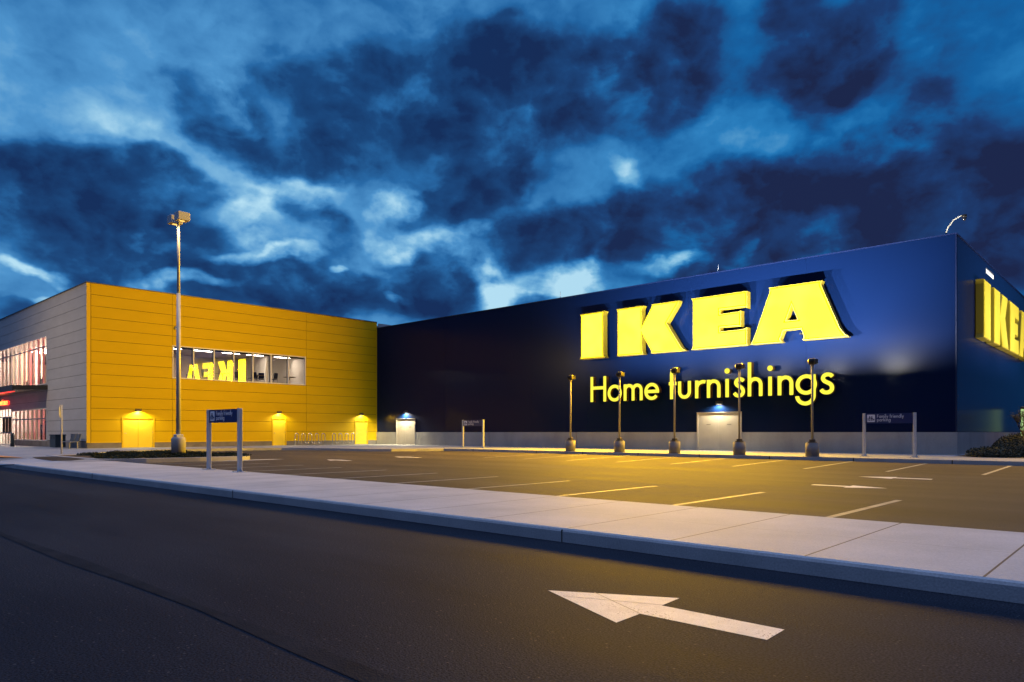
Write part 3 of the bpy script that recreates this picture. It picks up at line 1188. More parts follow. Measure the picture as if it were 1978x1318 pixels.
for k in range(12):
    c = bc[k % len(bc)]
    mt = textured('banner_fabric_%d' % k, c, tuple(v * .8 for v in c), 3, .8, stretch=(6, 1, .5))
    tt = mt.node_tree
    pb = tt.nodes['Principled BSDF']
    trn = tt.nodes.new('ShaderNodeBsdfTranslucent')
    trn.inputs[0].default_value = (*[min(1, v * 1.25) for v in c], 1)
    mxs = tt.nodes.new('ShaderNodeMixShader')
    mxs.inputs[0].default_value = .75
    tt.links.new(pb.outputs[0], mxs.inputs[1])
    tt.links.new(trn.outputs[0], mxs.inputs[2])
    tt.links.new(mxs.outputs[0], tt.nodes['Material Output'].inputs[0])
    bb_ = MB()
    w = .26 + .14 * ((k * 7) % 3)
    x = -9.2 - 1.28 * k - .15 * (k % 3)
    pr = []
    for q in range(9):
        pr.append((x + w * (q / 4 - 1) * .9, -21.7 + .06 * math.sin(q * 1.6 + k)))
    z0b = 4.95 + .5 * ((k * 5) % 4 == 0)
    for q in range(8):
        for (dz, flip) in ((0, 0),):
            bb_.poly([(pr[q][0], pr[q][1], z0b), (pr[q + 1][0], pr[q + 1][1], z0b), (pr[q + 1][0], pr[q + 1][1], 8.1), (pr[q][0], pr[q][1], 8.1)], mt, True)
    bb_.tube([(x - w, -21.69, 8.12), (x + w, -21.69, 8.12)], .02, 'dark', 6)
    tag(bb_.build('hanging_banner', recalc=False), ORD[k] + ' tall fabric strip from the building corner, inside the upper entrance windows', 'banner', 'fabric strips behind the upper entrance windows')


def shelf(x, y, z, h, lab, grp):
    r = empty('display_shelf', (x, y, z))
    tag(r, lab, 'shelf', grp)
    b1 = MB()
    for sx in (-.42, .4):
        b1.box(sx, sx + .03, -.2, .2, 0, h, 'dark')
    n = int(h / .42)
    for q in range(n + 1):
        b1.box(-.389, .399, -.2, .2, q * (h - .03) / n, q * (h - .03) / n + .025, 'dark')
    b1.build('frame', r)
    cols = ['signwhite', 'redwall', 'shopwall', 'chairblue', 'planter', 'wood', 'white']
    for q in range(n):
        b1 = MB()
        zz = q * (h - .03) / n + .026
        xx = -.36
        while xx < .28:
            w = random.uniform(.05, .16)
            b1.box(xx, xx + w, -.12, .1 + random.uniform(-.03, .03), zz, zz + random.uniform(.12, .3), random.choice(cols))
            xx += w
        b1.build('goods_row', r)
    return r


for k, x in enumerate([-10.2, -12.0, -14.2, -15.6, -17.9, -19.6, -21.9, -23.7]):
    shelf(x, -20.2 + .5 * (k % 2), 4.68, 1.5 + .35 * (k % 3), ORD2[k] + ' display shelf from the building corner, behind the upper entrance windows', 'display shelves in the upper showroom')
for k, x in enumerate([-9.6, -10.9, -12.3, -14.0, -15.6, -17.1]):
    shelf(x, -21.3 + .6 * (k % 2), .15, 1.7 + .3 * (k % 2), ORD2[k] + ' display shelf from the building corner, behind the ground floor windows', 'display shelves on the ground floor')

# canopy over the entrance
b = MB()
b.prism([[(-34, -22.84), (-8.65, -22.84), (-8.65, -24.95), (-34, -24.95)]], lambda u, v, d: (u, v, d + (v + 22.84) * .05), 4.30, 4.62, 'bronze')
b.prism([[(-34, -24.96), (-8.62, -24.96), (-8.62, -25.0), (-34, -25.0)]], lambda u, v, d: (u, v, d), 4.12, 4.54, 'bronze')
cn = ep(b, 'canopy', recalc=False)
b = MB()
b.box(-33.5, -11.5, -24.4, -24.2, 4.20, 4.222, 'redhalo')
s1 = ep(b, 'canopy_light_strip', None)
s1.parent = cn

# ------------------------------------------------------------------ stroke font
XH = 1.0
Wd = .23


def arc(cx_, cy_, r, a0, a1, n=40):
    return ('A', cx_, cy_, r, a0, a1)


def seg(x0, y0, x1, y1):
    return ('L', x0, y0, x1, y1)


def pl(*pts):
    return ('P', pts)


GL_ = {
    'H': (1.20, [seg(.115, 0, .115, 1.58), seg(1.085, 0, 1.085, 1.58), seg(.115, .865, 1.085, .865)]),
    'F': (.80, [seg(.115, 0, .115, 1.58), seg(0, 1.465, .78, 1.465), seg(.115, .85, .72, .85)]),
    'o': (1.08, [arc(.54, .50, .42, 0, 360)]),
    'm': (1.37, [seg(.115, 0, .115, 1.0), arc(.40, .63, .285, 0, 180), seg(.685, 0, .685, .63), arc(.970, .63, .285, 0, 180), seg(1.255, 0, 1.255, .63)]),
    'n': (.845, [seg(.115, 0, .115, 1.0), arc(.4225, .61, .3075, 0, 180), seg(.73, 0, .73, .61)]),
    'h': (.845, [seg(.115, 0, .115, 1.82), arc(.4225, .61, .3075, 0, 180), seg(.73, 0, .73, .61)]),
    'u': (.845, [seg(.115, .40, .115, 1.0), arc(.4225, .40, .3075, 180, 360), seg(.73, .40, .73, 1.0)]),
    'r': (.65, [seg(.115, 0, .115, 1.0), arc(.50, .53, .385, 68, 180)]),
    'e': (1.00, [arc(.52, .50, .41, 0, 322), seg(.16, .50, 1.02, .50)]),
    'f': (.50, [seg(.175, 0, .175, 1.43), arc(.475, 1.43, .30, 72, 180), seg(0, .895, .49, .895)]),
    't': (.50, [seg(.22, 0, .22, 1.40), seg(0, .895, .46, .895)]),
    'i': (.23, [seg(.115, 0, .115, 1.0), ('D', .115, 1.43, .148)]),
    'l': (.23, [seg(.115, 0, .115, 1.82)]),
    's': (.74, [pl((.63, .83), (.55, .92), (.40, .955), (.25, .90), (.19, .77), (.25, .64), (.38, .56), (.52, .48), (.605, .36), (.60, .20), (.50, .09), (.35, .06), (.20, .10), (.10, .22))]),
    'g': (.97, [arc(.50, .50, .42, 0, 360), seg(.86, -.08, .86, 1.0), arc(.46, -.06, .40, 182, 360)]),
    'a': (.97, [arc(.50, .50, .42, 0, 360), seg(.86, 0, .86, 1.0)]),
    'd': (.97, [arc(.50, .50, .42, 0, 360), seg(.86, 0, .86, 1.82)]),
    'p': (.97, [arc(.47, .50, .42, 0, 360), seg(.115, -.52, .115, 1.0)]),
    'k': (.80, [seg(.115, 0, .115, 1.82), pl((.15, .42), (.66, .98)), pl((.30, .58), (.74, .02))]),
    'y': (.90, [pl((.10, 1.0), (.46, .14)), pl((.82, 1.0), (.26, -.52))]),
    'c': (.86, [arc(.52, .50, .41, 48, 312)]),
}


def glyph_loops(ch, h=.03, wd=Wd):
    w, strokes = GL_[ch]
    xs = np.arange(-.22, w + .28, h)
    ys = np.arange(-.78, 2.05, h)
    X, Y = np.meshgrid(xs, ys, indexing='ij')
    F = np.full(X.shape, 1e9)
    for s in strokes:
        if s[0] == 'L':
            _, x0_, y0_, x1_, y1_ = s
            dx, dy = x1_ - x0_, y1_ - y0_
            ln = math.hypot(dx, dy)
            ux, uy = dx / ln, dy / ln
            t = (X - x0_) * ux + (Y - y0_) * uy
            n = (X - x0_) * -uy + (Y - y0_) * ux
            d = np.maximum(np.abs(n) - wd / 2, np.maximum(-t, t - ln))
        elif s[0] == 'A':
            _, cx_, cy_, r, a0, a1 = s
            d = np.abs(np.hypot(X - cx_, Y - cy_) - r) - wd / 2
            if a1 - a0 < 359:
                am = RAD((a0 + a1) / 2)
                ha = RAD((a1 - a0) / 2)
                th = np.arctan2(Y - cy_, X - cx_)
                dd_ = np.abs((th - am + PI) % (2 * PI) - PI)
                d = np.maximum(d, (dd_ - ha) * r)
        elif s[0] == 'D':
            d = np.hypot(X - s[1], Y - s[2]) - s[3]
        else:
            d = np.full(X.shape, 1e9)
            pts = s[1]
            if len(pts) > 3:
                q = [pts[0]] + list(pts) + [pts[-1]]
                sp_ = []
                for k in range(1, len(q) - 2):
                    for t in np.linspace(0, 1, 6, endpoint=False):
                        p0, p1, p2, p3 = [np.array(q[k + o]) for o in (-1, 0, 1, 2)]
                        v = .5 * (2 * p1 + (p2 - p0) * t + (2 * p0 - 5 * p1 + 4 * p2 - p3) * t * t + (3 * p1 - p0 - 3 * p2 + p3) * t ** 3)
                        sp_.append((float(v[0]), float(v[1])))
                pts = sp_ + [pts[-1]]
            for k in range(len(pts) - 1):
                (x0_, y0_), (x1_, y1_) = pts[k], pts[k + 1]
                dx, dy = x1_ - x0_, y1_ - y0_
                ln2 = dx * dx + dy * dy
                t = np.clip(((X - x0_) * dx + (Y - y0_) * dy) / ln2, 0, 1)
                d = np.minimum(d, np.hypot(X - x0_ - t * dx, Y - y0_ - t * dy) - wd / 2)
            for (e0, e1) in ((pts[0], pts[1]), (pts[-1], pts[-2])):
                dx, dy = e0[0] - e1[0], e0[1] - e1[1]
                ln = math.hypot(dx, dy)
                t = (X - e0[0]) * dx / ln + (Y - e0[1]) * dy / ln
                near = np.hypot(X - e0[0], Y - e0[1]) < wd * .8
                d = np.where(near, np.maximum(d, t), d)
        F = np.minimum(F, d)
    F = np.where(np.abs(F) < 1e-5, 1e-5, F)
    nx, ny = F.shape
    nxt = {}

    def ip(i0, j0, i1, j1):
        a, b_ = F[i0, j0], F[i1, j1]
        t = a / (a - b_)
        return (xs[i0] + (xs[i1] - xs[i0]) * t, ys[j0] + (ys[j1] - ys[j0]) * t)
    for i in range(nx - 1):
        for j in range(ny - 1):
            c = [F[i, j] < 0, F[i + 1, j] < 0, F[i + 1, j + 1] < 0, F[i, j + 1] < 0]
            sc = sum(c)
            if sc in (0, 4):
                continue
            P4 = [(i, j), (i + 1, j), (i + 1, j + 1), (i, j + 1)]
            ent, ext = [], []
            for k in range(4):
                a, b_ = k, (k + 1) % 4
                if c[a] != c[b_]:
                    key = tuple(sorted((P4[a], P4[b_])))
                    (ext if c[a] else ent).append((key, k))
            for (ke, k1) in ent:
                # pair entry with the next exit going round
                best = min(ext, key=lambda q: (q[1] - k1) % 4)
                nxt[best[0]] = ke
    loops = []
    while nxt:
        st_, cur = nxt.popitem()
        lp = [st_]
        while cur != st_ and cur in nxt:
            lp.append(cur)
            cur = nxt.pop(cur)
        pts = [ip(*k[0], *k[1]) for k in lp]
        if len(pts) < 8:
            continue
        # simplify
        keep = []
        n = len(pts)
        k = 0
        out = [pts[0]]
        last = 0
        for q in range(1, n + 1):
            a = np.array(pts[last % n])
            b_ = np.array(pts[q % n])
            v = b_ - a
            ln = np.hypot(*v)
            bad = False
            for r in range(last + 1, q):
                pq = np.array(pts[r % n]) - a
                if ln < 1e-9 or abs(pq[0] * v[1] - pq[1] * v[0]) / ln > .0025:
                    bad = True
                    break
            if bad:
                out.append(pts[q - 1])
                last = q - 1
        loops.append(out)

    def area(lp):
        return sum(lp[k][0] * lp[(k + 1) % len(lp)][1] - lp[(k + 1) % len(lp)][0] * lp[k][1] for k in range(len(lp))) / 2

    def inside(p, lp):
        r = False
        for k in range(len(lp)):
            (xa, ya), (xb, yb) = lp[k], lp[(k + 1) % len(lp)]
            if (ya > p[1]) != (yb > p[1]) and p[0] < (xb - xa) * (p[1] - ya) / (yb - ya) + xa:
                r = not r
        return r
    loops.sort(key=lambda lp: -abs(area(lp)))
    groups = []
    for lp in loops:
        host = None
        for g in groups:
            if inside(lp[0], g[0]) and not any(inside(lp[0], hh) for hh in g[1:]):
                host = g
        if host:
            host.append(lp)
        else:
            groups.append([lp])
    return groups


_cache = {}


def glyph(ch, h=.03, wd=Wd):
    k = (ch, h, wd)
    if k not in _cache:
        _cache[k] = glyph_loops(ch, h, wd)
    return _cache[k]


def text_mb(mb, txt, u, v, size, tf, d0, d1, mat, spacing=.20, h=.06, wd=.19, xs=1.0):
    """size = x-height; returns end u"""
    for ch in txt:
        if ch == ' ':
            u += .55 * size * xs
            continue
        for g in glyph(ch, h, wd):
            lp = [[(u + p[0] * size * xs, v + p[1] * size) for p in q] for q in g]
            mb.prism(lp, tf, d0, d1, mat)
        u += (GL_[ch][0] + spacing) * size * xs
    return u


# ------------------------------------------------------------------ blue warehouse
BT = 10.38
wb_ = empty('warehouse_building', (44, 0, .15))
tag(wb_, 'large windowless dark blue metal store building on a grey concrete plinth', 'building')
woff = Vector((44, 0, .15))


def wp(mb, name, parent=wb_, recalc=True):
    return ep(mb, name, parent, woff, recalc)


BD = [(2.85, 5.25, .15, 2.27), (31.0, 33.62, .15, 2.28)]
b = MB()
cuts = [.01] + [9.0 * k + 4.4 for k in range(0, 5)] + [43.96]
cuts = [.01, 4.45 + 9.15 * 0 + 4.5, 18.1, 22.95, 29.4, 37.2, 43.96]
for k in range(len(cuts) - 1):
    for (p, q, r, s_) in cells(cuts[k] + .004, cuts[k + 1] - .004, 1.22, BT - .05, [(h[0] - .05, h[1] + .05, h[2], h[3] + .05) for h in BD]):
        b.box(p, q, 0, .2, r, s_, 'blue')
wp(b, 'front_wall')
b = MB()
sc_ = [.01, 7.0, 15.0, 24.0, 34.0, 50.0]
FIXT = (7.35, 9.85, 9.74, 10.03)
for k in range(len(sc_) - 1):
    for (p, q, r, s_) in cells(sc_[k] + .004, sc_[k + 1] - .004, 1.22, BT - .05, [FIXT]):
        b.box(43.8, 44.0, p + (.2 if k == 0 else 0), q, r, s_, 'blue')
wp(b, 'side_wall')
b = MB()
b.box(43.93, 43.97, FIXT[0] + .03, FIXT[1] - .03, FIXT[2] + .03, FIXT[3] - .03, 'fixture_face')  # glowing face of the lit fixture high on the side wall
wp(b, 'lit_fixture')
b = MB()
b.box(43.975, 44.012, -.012, .03, 1.22, BT - .05, 'blue_trim')
wp(b, 'corner_trim')
b = MB()
pc = [.01, 5.8, 13.9, 22.1, 29.4, 37.6, 43.98]
for k in range(len(pc) - 1):
    for (p, q, r, s_) in cells(pc[k] + .012, pc[k + 1] - .012, .08, 1.2, [(h[0] - .05, h[1] + .05, h[2] - 1, h[3]) for h in BD]):
        b.box(p, q, -.05, .15, r, s_, 'conc')
b.box(0.02, 43.9, -.02, .14, .08, 1.19, 'conc_d')
for k in range(4):
    b.box(43.9, 44.05, -.05 + 12.5 * k + .012, 12.5 * (k + 1) - .012, .08, 1.2, 'conc')
wp(b, 'plinth')
b = MB()
b.box(-.0, 44.04, -.04, .25, BT - .05, BT, 'blue_trim')
b.box(43.75, 44.04, .25, 50, BT - .05, BT, 'blue_trim')
wp(b, 'parapet_cap')
b = MB()
b.box(.02, 43.7, .3, 50, BT - .5, BT - .35, 'roof')
wp(b, 'roof')
b = MB()
b.box(.02, 43.9, 49.9, 50, .1, BT - .1, 'blue')
b.box(.02, .12, .3, 49.8, .1, BT - .1, 'blue')
wp(b, 'rear_wall')
for i, h in enumerate(BD):
    b = MB()
    b.box(h[0] - .05, h[0] + .04, -.075, .1, .15, h[3] + .05, 'greydoor')
    b.box(h[1] - .04, h[1] + .05, -.075, .1, .15, h[3] + .05, 'greydoor')
    b.box(h[0] + .04, h[1] - .04, -.075, .1, h[3] - .03, h[3] + .05, 'greydoor')
    b.box(h[0] - .06, h[1] + .06, -.10, -.02, h[3] + .052, h[3] + .07, 'greydoor')
    b.box(h[0] + .04, h[1] - .04, -.06, .0, .13, .17, 'alu')
    fr = wp(b, 'door')
    b = MB()
    mm = (h[0] + h[1]) / 2
    for (p, q) in ((h[0] + .045, mm), (mm, h[1] - .045)):
        b.box(p + .004, q - .004, -.045, .02, .175, h[3] - .035, 'greydoor')
    ob = wp(b, 'door_leaf', None)
    ob.parent = fr
    b = MB()
    for (p, q) in ((h[0] + .045, mm), (mm, h[1] - .045)):
        b = MB()
        b.box((p + q) / 2 - .13, (p + q) / 2 + .13, -.052, -.046, 1.62, 1.66, 'conc_d')
        ob = wp(b, 'door_vent', None)
        ob.parent = fr
    b = MB()
    b.tube([(mm + .08, -.045, 1.1), (mm + .08, -.10, 1.1), (mm + .2, -.10, 1.1)], .013, 'alu', 6)
    ob = wp(b, 'handle', None)
    ob.parent = fr


# ------------------------------------------------------------------ big signs
def rs(pt, k=.9973):
    return (51.126 + (pt[0] - 51.126) * k, 1.2 + (pt[1] - 1.2) * k)


I_ = [(22.87, 5.95), (24.91, 5.94), (24.83, 6.05), (24.78, 6.16), (24.78, 8.68), (24.83, 8.80), (24.90, 8.90), (22.89, 8.90), (22.95, 8.79), (22.98, 8.68), (22.98, 6.16), (22.94, 6.05)]
K_ = [(25.76, 5.95), (27.76, 5.94), (27.68, 6.04), (27.64, 6.15), (27.62, 7.18), (28.23, 6.17), (28.27, 6.06), (28.26, 5.95), (30.60, 5.94), (30.42, 6.03), (30.26, 6.19), (29.33, 7.66),
      (30.06, 8.70), (30.11, 8.80), (30.14, 8.90), (28.29, 8.90), (28.32, 8.82), (28.28, 8.74), (27.62, 7.66), (27.62, 8.68), (27.66, 8.80), (27.72, 8.90), (25.76, 8.90), (25.82, 8.79), (25.84, 8.68), (25.84, 6.16), (25.82, 6.05)]
E_ = [(30.94, 5.95), (34.30, 5.95), (34.30, 6.93), (34.20, 6.87), (34.08, 6.84), (32.72, 6.83), (32.72, 7.07), (33.78, 7.05), (33.95, 7.00), (33.95, 7.88), (33.78, 7.83), (32.72, 7.82), (32.72, 8.07), (34.10, 8.07), (34.22, 8.03), (34.30, 7.96), (34.30, 8.90), (30.94, 8.90), (31.01, 8.78), (31.04, 8.65), (31.04, 6.18), (31.01, 6.06)]
A_ = [(34.48, 5.95), (36.26, 5.94), (36.16, 6.02), (36.12, 6.12), (36.29, 6.55), (37.20, 6.56), (37.34, 6.20), (37.35, 6.08), (37.28, 5.95), (39.54, 5.94), (39.36, 6.08), (39.22, 6.26), (39.10, 6.48), (38.22, 8.65), (38.20, 8.75), (38.27, 8.90), (35.50, 8.90), (35.56, 8.80), (35.55, 8.68), (34.74, 6.45), (34.62, 6.15)]
Ah = [(36.72, 7.86), (37.03, 7.05), (36.43, 7.05)]


def inset(lp, d):
    n = len(lp)
    ar = sum(lp[k][0] * lp[(k + 1) % n][1] - lp[(k + 1) % n][0] * lp[k][1] for k in range(n))
    sg = 1 if ar > 0 else -1
    out = []
    for k in range(n):
        p0, p1, p2 = Vector(lp[k - 1]), Vector(lp[k]), Vector(lp[(k + 1) % n])
        d1 = (p1 - p0).normalized()
        d2 = (p2 - p1).normalized()
        n1 = Vector((-d1.y, d1.x)) * sg
        n2 = Vector((-d2.y, d2.x)) * sg
        m_ = (n1 + n2)
        if m_.length < 1e-4:
            m_ = n1
        m_.normalize()
        c = max(.45, m_.dot(n1))
        q = p1 + m_ * d / c
        out.append((q.x, q.y))
    return out


LAMPS = [[(23.88, 7.43, 1.5, 2.3)], [(26.72, 7.43, 1.3, 2.3)], [(31.87, 7.43, 1.3, 2.3)], [(35.62, 6.62, .85, .85), (36.85, 8.38, 1.6, .6)]]


def big_sign(name, tf, origin, label, group, pw=1.0, face='face', back=.40, front=.85):
    r = empty(name, origin)
    tag(r, label, 'sign', group)
    for idx, (outer, hole) in enumerate(((I_, None), (K_, None), (E_, None), (A_, Ah))):
        lo = [[rs(p) for p in outer]]
        if hole:
            lo.append([rs(p) for p in hole])
        b1 = MB()
        b1.prism(lo, tf, back, front - .03, 'return')
        # raised trim rim
        b1.v = [tuple(Vector(p) - Vector(origin)) for p in b1.v]
        body = b1.build('letter', r, recalc=True)
        fl = [inset(lo[0], .05)]
        if hole:
            fl.append(inset(lo[1], -.05))
        b1 = MB()
        b1.prism(fl, tf, front - .029, front - .004, 'faceedge' if face == 'face' else face)
        fl2 = [inset(lo[0], .10)]
        if hole:
            fl2.append(inset(lo[1], -.10))
        b1.prism(fl2, tf, front - .0039, front, face)
        b1.v = [tuple(Vector(p) - Vector(origin)) for p in b1.v]
        b1.build('letter_face', body, recalc=True)
        for (cu_, cz_, wu, wz) in LAMPS[idx]:
            q = rs((cu_, cz_))
            cc = Vector(tf(q[0], q[1], front + .006)) - Vector(origin)
            dr = Vector(tf(0, 0, 1)) - Vector(tf(0, 0, 0))
            ll = lamp('letter_lamp', 'AREA', cc, SIGN_LAMP * pw * wu * wz, (1.0, .52, .00024), r, shape='RECTANGLE', size=wu, size_y=wz)
            ll.rotation_euler = dr.to_track_quat('-Z', 'Z').to_euler()
        # standoff brackets to the wall
        b1 = MB()
        us = [p[0] for p in lo[0]]
        cu = (min(us) + max(us)) / 2
        for zz in (6.35, 8.5):
            a = Vector(tf(cu, zz, 0.0))
            c = Vector(tf(cu, zz, back + .002))
            b1.tube([a - Vector(origin), c - Vector(origin)], .05, 'dark', 8)
        b1.build('bracket', body)
    return r


big_sign('store_sign', lambda u, v, d: (u, -d, v), (31.2, 0, 5.9), 'giant glowing yellow four letter sign on the front wall of the blue building', 'giant four letter signs')
SY0 = 3.9
big_sign('store_sign', lambda u, v, d: (44.0 + d, SY0 + (u - 22.7), v), (44.0, 11, 5.9), 'giant yellow four letter sign round the corner on the side wall, cut by the frame', 'giant four letter signs', .35, 'dimface', .05, .42)

r = empty('tagline_sign', (31.2, 0, 3.1))
tag(r, 'glowing yellow Home furnishings lettering below the giant letters', 'sign')
HF = [('H', 23.57, 1.02), ('o', 24.91, 1.0), ('m', 26.13, 1.0), ('e', 27.64, .98), ('f', 29.34, 1.0), ('u', 29.94, 1.0), ('r', 31.04, 1.0), ('n', 31.78, 1.0), ('i', 32.91, 1.0), ('s', 33.35, .98), ('h', 34.21, 1.0), ('i', 35.36, 1.0), ('n', 35.87, 1.0), ('g', 36.86, 1.02), ('s', 38.03, 1.02)]
for (chh, xx, sc) in HF:
    b1 = MB()
    b2 = MB()
    for g in glyph(chh, .03, .195):
        lp = [[rs((xx + p[0] * 1.03 * sc, 3.155 + p[1] * 1.03), .9973) for p in q] for q in g]
        b1.prism(lp, lambda u, v, d: (u - 31.2, -d, v - 3.1), .30, .575, 'smallreturn')
        b2.prism(lp, lambda u, v, d: (u - 31.2, -d, v - 3.1), .5755, .60, 'facesmall')
    cxm = sum(p[0] for p in b1.v) / len(b1.v)
    b1.tube([(cxm, 0.0, .5), (cxm, -.302, .5)], .025, 'dark', 6)
    body = b1.build('letter', r)
    b2.build('letter_face', body)


# ------------------------------------------------------------------ sign flood lights on posts
def flood_post():
    r = empty('floodlight_post')
    b1 = MB()
    b1.tube([(0, 0, 0), (0, 0, .58)], .275, 'conc_d', 28)
    for q in range(1):
        b1.tube([(0, 0, .58), (0, 0, .60)], .26, 'conc_d', 28)
    b1.build('base', r)
    b1 = MB()
    b1.box(-.14, .14, -.14, .14, .601, .64, 'bronze')
    b1.box(-.10, .10, -.10, .10, .641, .74, 'bronze', .01)
    b1.build('base_cover', r)
    b1 = MB()
    b1.tube([(0, 0, .66), (0, 0, 3.88)], .046, 'post', 12)
    b1.tube([(0, 0, 3.88), (0, 0, 3.95)], .065, 'post', 12)
    b1.build('post', r)
    b1 = MB()
    # drum head, axis across, open towards the wall (+y)
    ring = []
    n = 18
    a0, a1 = 62, 320
    ro, ri, hw = .135, .124, .115
    zc = 4.09
    for q in range(n + 1):
        t = RAD(a0 + (a1 - a0) * q / n)
        ring.append((math.cos(t), math.sin(t)))
    for q in range(n):
        (c0, s0), (c1, s1) = ring[q], ring[q + 1]
        for (xa, xb) in ((-hw, hw),):
            b1.poly([(xa, c0 * ro, zc + s0 * ro), (xb, c0 * ro, zc + s0 * ro), (xb, c1 * ro, zc + s1 * ro), (xa, c1 * ro, zc + s1 * ro)], 'headblack', True)
            b1.poly([(xa, c0 * ri, zc + s0 * ri), (xb, c0 * ri, zc + s0 * ri), (xb, c1 * ri, zc + s1 * ri), (xa, c1 * ri, zc + s1 * ri)], 'headblack', True)
    for sx in (-hw, hw):
        fan = [(sx, c * ro, zc + s_ * ro) for c, s_ in ring]
        b1.poly(fan, 'headblack')
        fan = [(sx + math.copysign(.05, sx), c * ro * .6, zc + s_ * ro * .6) for c, s_ in ring]
        b1.poly(fan, 'bronze')
        for q in range(n):
            (c0, s0), (c1, s1) = ring[q], ring[q + 1]
            b1.poly([(sx, c0 * ro, zc + s0 * ro), (sx, c1 * ro, zc + s1 * ro), (sx + math.copysign(.05, sx), c1 * ro * .6, zc + s1 * ro * .6), (sx + math.copysign(.05, sx), c0 * ro * .6, zc + s0 * ro * .6)], 'bronze', True)
    # lower lip: straight cut-off blade
    b1.box(-hw, hw, .10, .24, zc - .102, zc - .092, 'headblack')
    for sx in (-1, 1):
        b1.box(sx * (hw + .035), sx * (hw + .045), .04, .246, zc - .102, zc + .10, 'headblack')
    b1.box(-hw - .034, hw + .034, .24, .245, zc - .102, zc + .040, 'headblack')
    hd = b1.build('lamp_head', r, recalc=False)
    b1 = MB()
    b1.obox((0, -.02, zc + .02), (1, 0, 0), (0, .75, .66), (0, -.66, .75), .095, .005, .08, 'lens')
    b1.build('lens', hd)
    b1 = MB()
    b1.tube([(0, 0, 3.94), (0, -.02, 3.98)], .04, 'bronze', 8)
    b1.build('knuckle', r)
    return r


fp = flood_post()
FX = [26.75, 30.0, 33.25, 36.61, 39.91]
FL = ['first (leftmost) of the five floodlight posts before the blue wall', 'second floodlight post from the left, in front of the o of Home', 'middle floodlight post, in front of the f of furnishings', 'fourth floodlight post, right of the beige double door', 'last (rightmost) floodlight post, in front of the g of furnishings']
ORD0 = ['nearest', 'middle', 'farthest']
EN = [.52, .62, .70, .82, 1.5]
for k, x in enumerate(FX):
    o = fp if k == 0 else copy_tree(fp)
    o.location = (x, -6.65, .15)
    tag(o, FL[k], 'floodlight', 'floodlight posts along the blue wall')
    ll = lamp('flood_lamp', 'SPOT', (0, .04, 4.11), LIGHT_FLOOD * EN[k], (1.0, .97, .95), o, spot_size=RAD(120), spot_blend=.9, shadow_soft_size=.03)
    ll.rotation_euler = (RAD(90 + 34), 0, RAD(0 if k < 4 else 6))


for k, y in enumerate((4.0, 9.5, 15.0)):  # added unseen floods that throw light up the side wall
    o = copy_tree(fp)
    for q in [c for c in o.children if c.type == 'LIGHT']:
        bpy.data.objects.remove(q)
    o.location = (50.65, y, .15)
    o.rotation_euler = (0, 0, RAD(90))
    tag(o, ORD0[k] + ' added floodlight post for the side wall, unseen outside the picture on the right', 'floodlight', 'added floodlight posts by the side wall')
    ll = lamp('flood_lamp', 'SPOT', (0, .04, 4.11), LIGHT_FLOOD * .45, (1.0, .97, .95), o, spot_size=RAD(120), spot_blend=.9, shadow_soft_size=.03)
    ll.rotation_euler = (RAD(90 + 34), 0, 0)

# ------------------------------------------------------------------ wall lights over the doors
def wall_light(loc, rz, label, lens, col, energy, grp):
    r = empty('wall_light', loc, rz)
    tag(r, label, 'wall light', grp)
    b1 = MB()
    n = 10
    # quarter dome hood, back on the wall, out along -y local
    for i_ in range(n):
        for j_ in range(6):
            P4 = []
            for (ii, jj) in ((i_, j_), (i_ + 1, j_), (i_ + 1, j_ + 1), (i_, j_ + 1)):
                t = PI * ii / n
                f_ = PI / 2 * jj / 6
                P4.append((.20 * math.cos(t) * math.cos(f_), -.24 * math.sin(t) * math.cos(f_), .15 * math.sin(f_)))
            b1.poly(P4, 'bronze', True)
    b1.box(-.21, .21, -.02, 0.0, -.03, .17, 'bronze')
    hd = b1.build('housing', r, recalc=False)
    b1 = MB()
    b1.poly([(.15 * math.cos(PI * q / 10), -.02 - .17 * math.sin(PI * q / 10), .01) for q in range(11)], lens)
    b1.build('lens', hd, recalc=False)
    lamp('wall_lamp', 'SPOT', (0, -.22, -.02), energy, col, r, spot_size=RAD(168), spot_blend=.5, shadow_soft_size=.05)
    return r


gY = 'dome wall lights over the yellow doors'
gB = 'dome wall lights over the beige doors'
wall_light((.0, -19.72, 2.62), RAD(90), 'lit dome wall light above the yellow double door', 'packlens', (1.0, .80, .42), 300, gY)
wall_light((.0, -9.35, 2.68), RAD(90), 'lit dome wall light above the yellow door left of the bike racks', 'packlens', (1.0, .80, .42), 170, gY)
wall_light((.0, -1.63, 2.68), RAD(90), 'lit dome wall light above the yellow door right of the bike racks', 'packlens', (1.0, .80, .42), 230, gY)
wall_light((4.05, 0.0, 2.84), 0, 'lit dome wall light above the beige door near the inner corner', 'coollens', (1.0, .82, .48), 1500, gB)
wall_light((32.3, 0.0, 2.80), 0, 'lit dome wall light above the wide beige door under the sign lettering', 'coollens', (1.0, .84, .54), 520, gB)

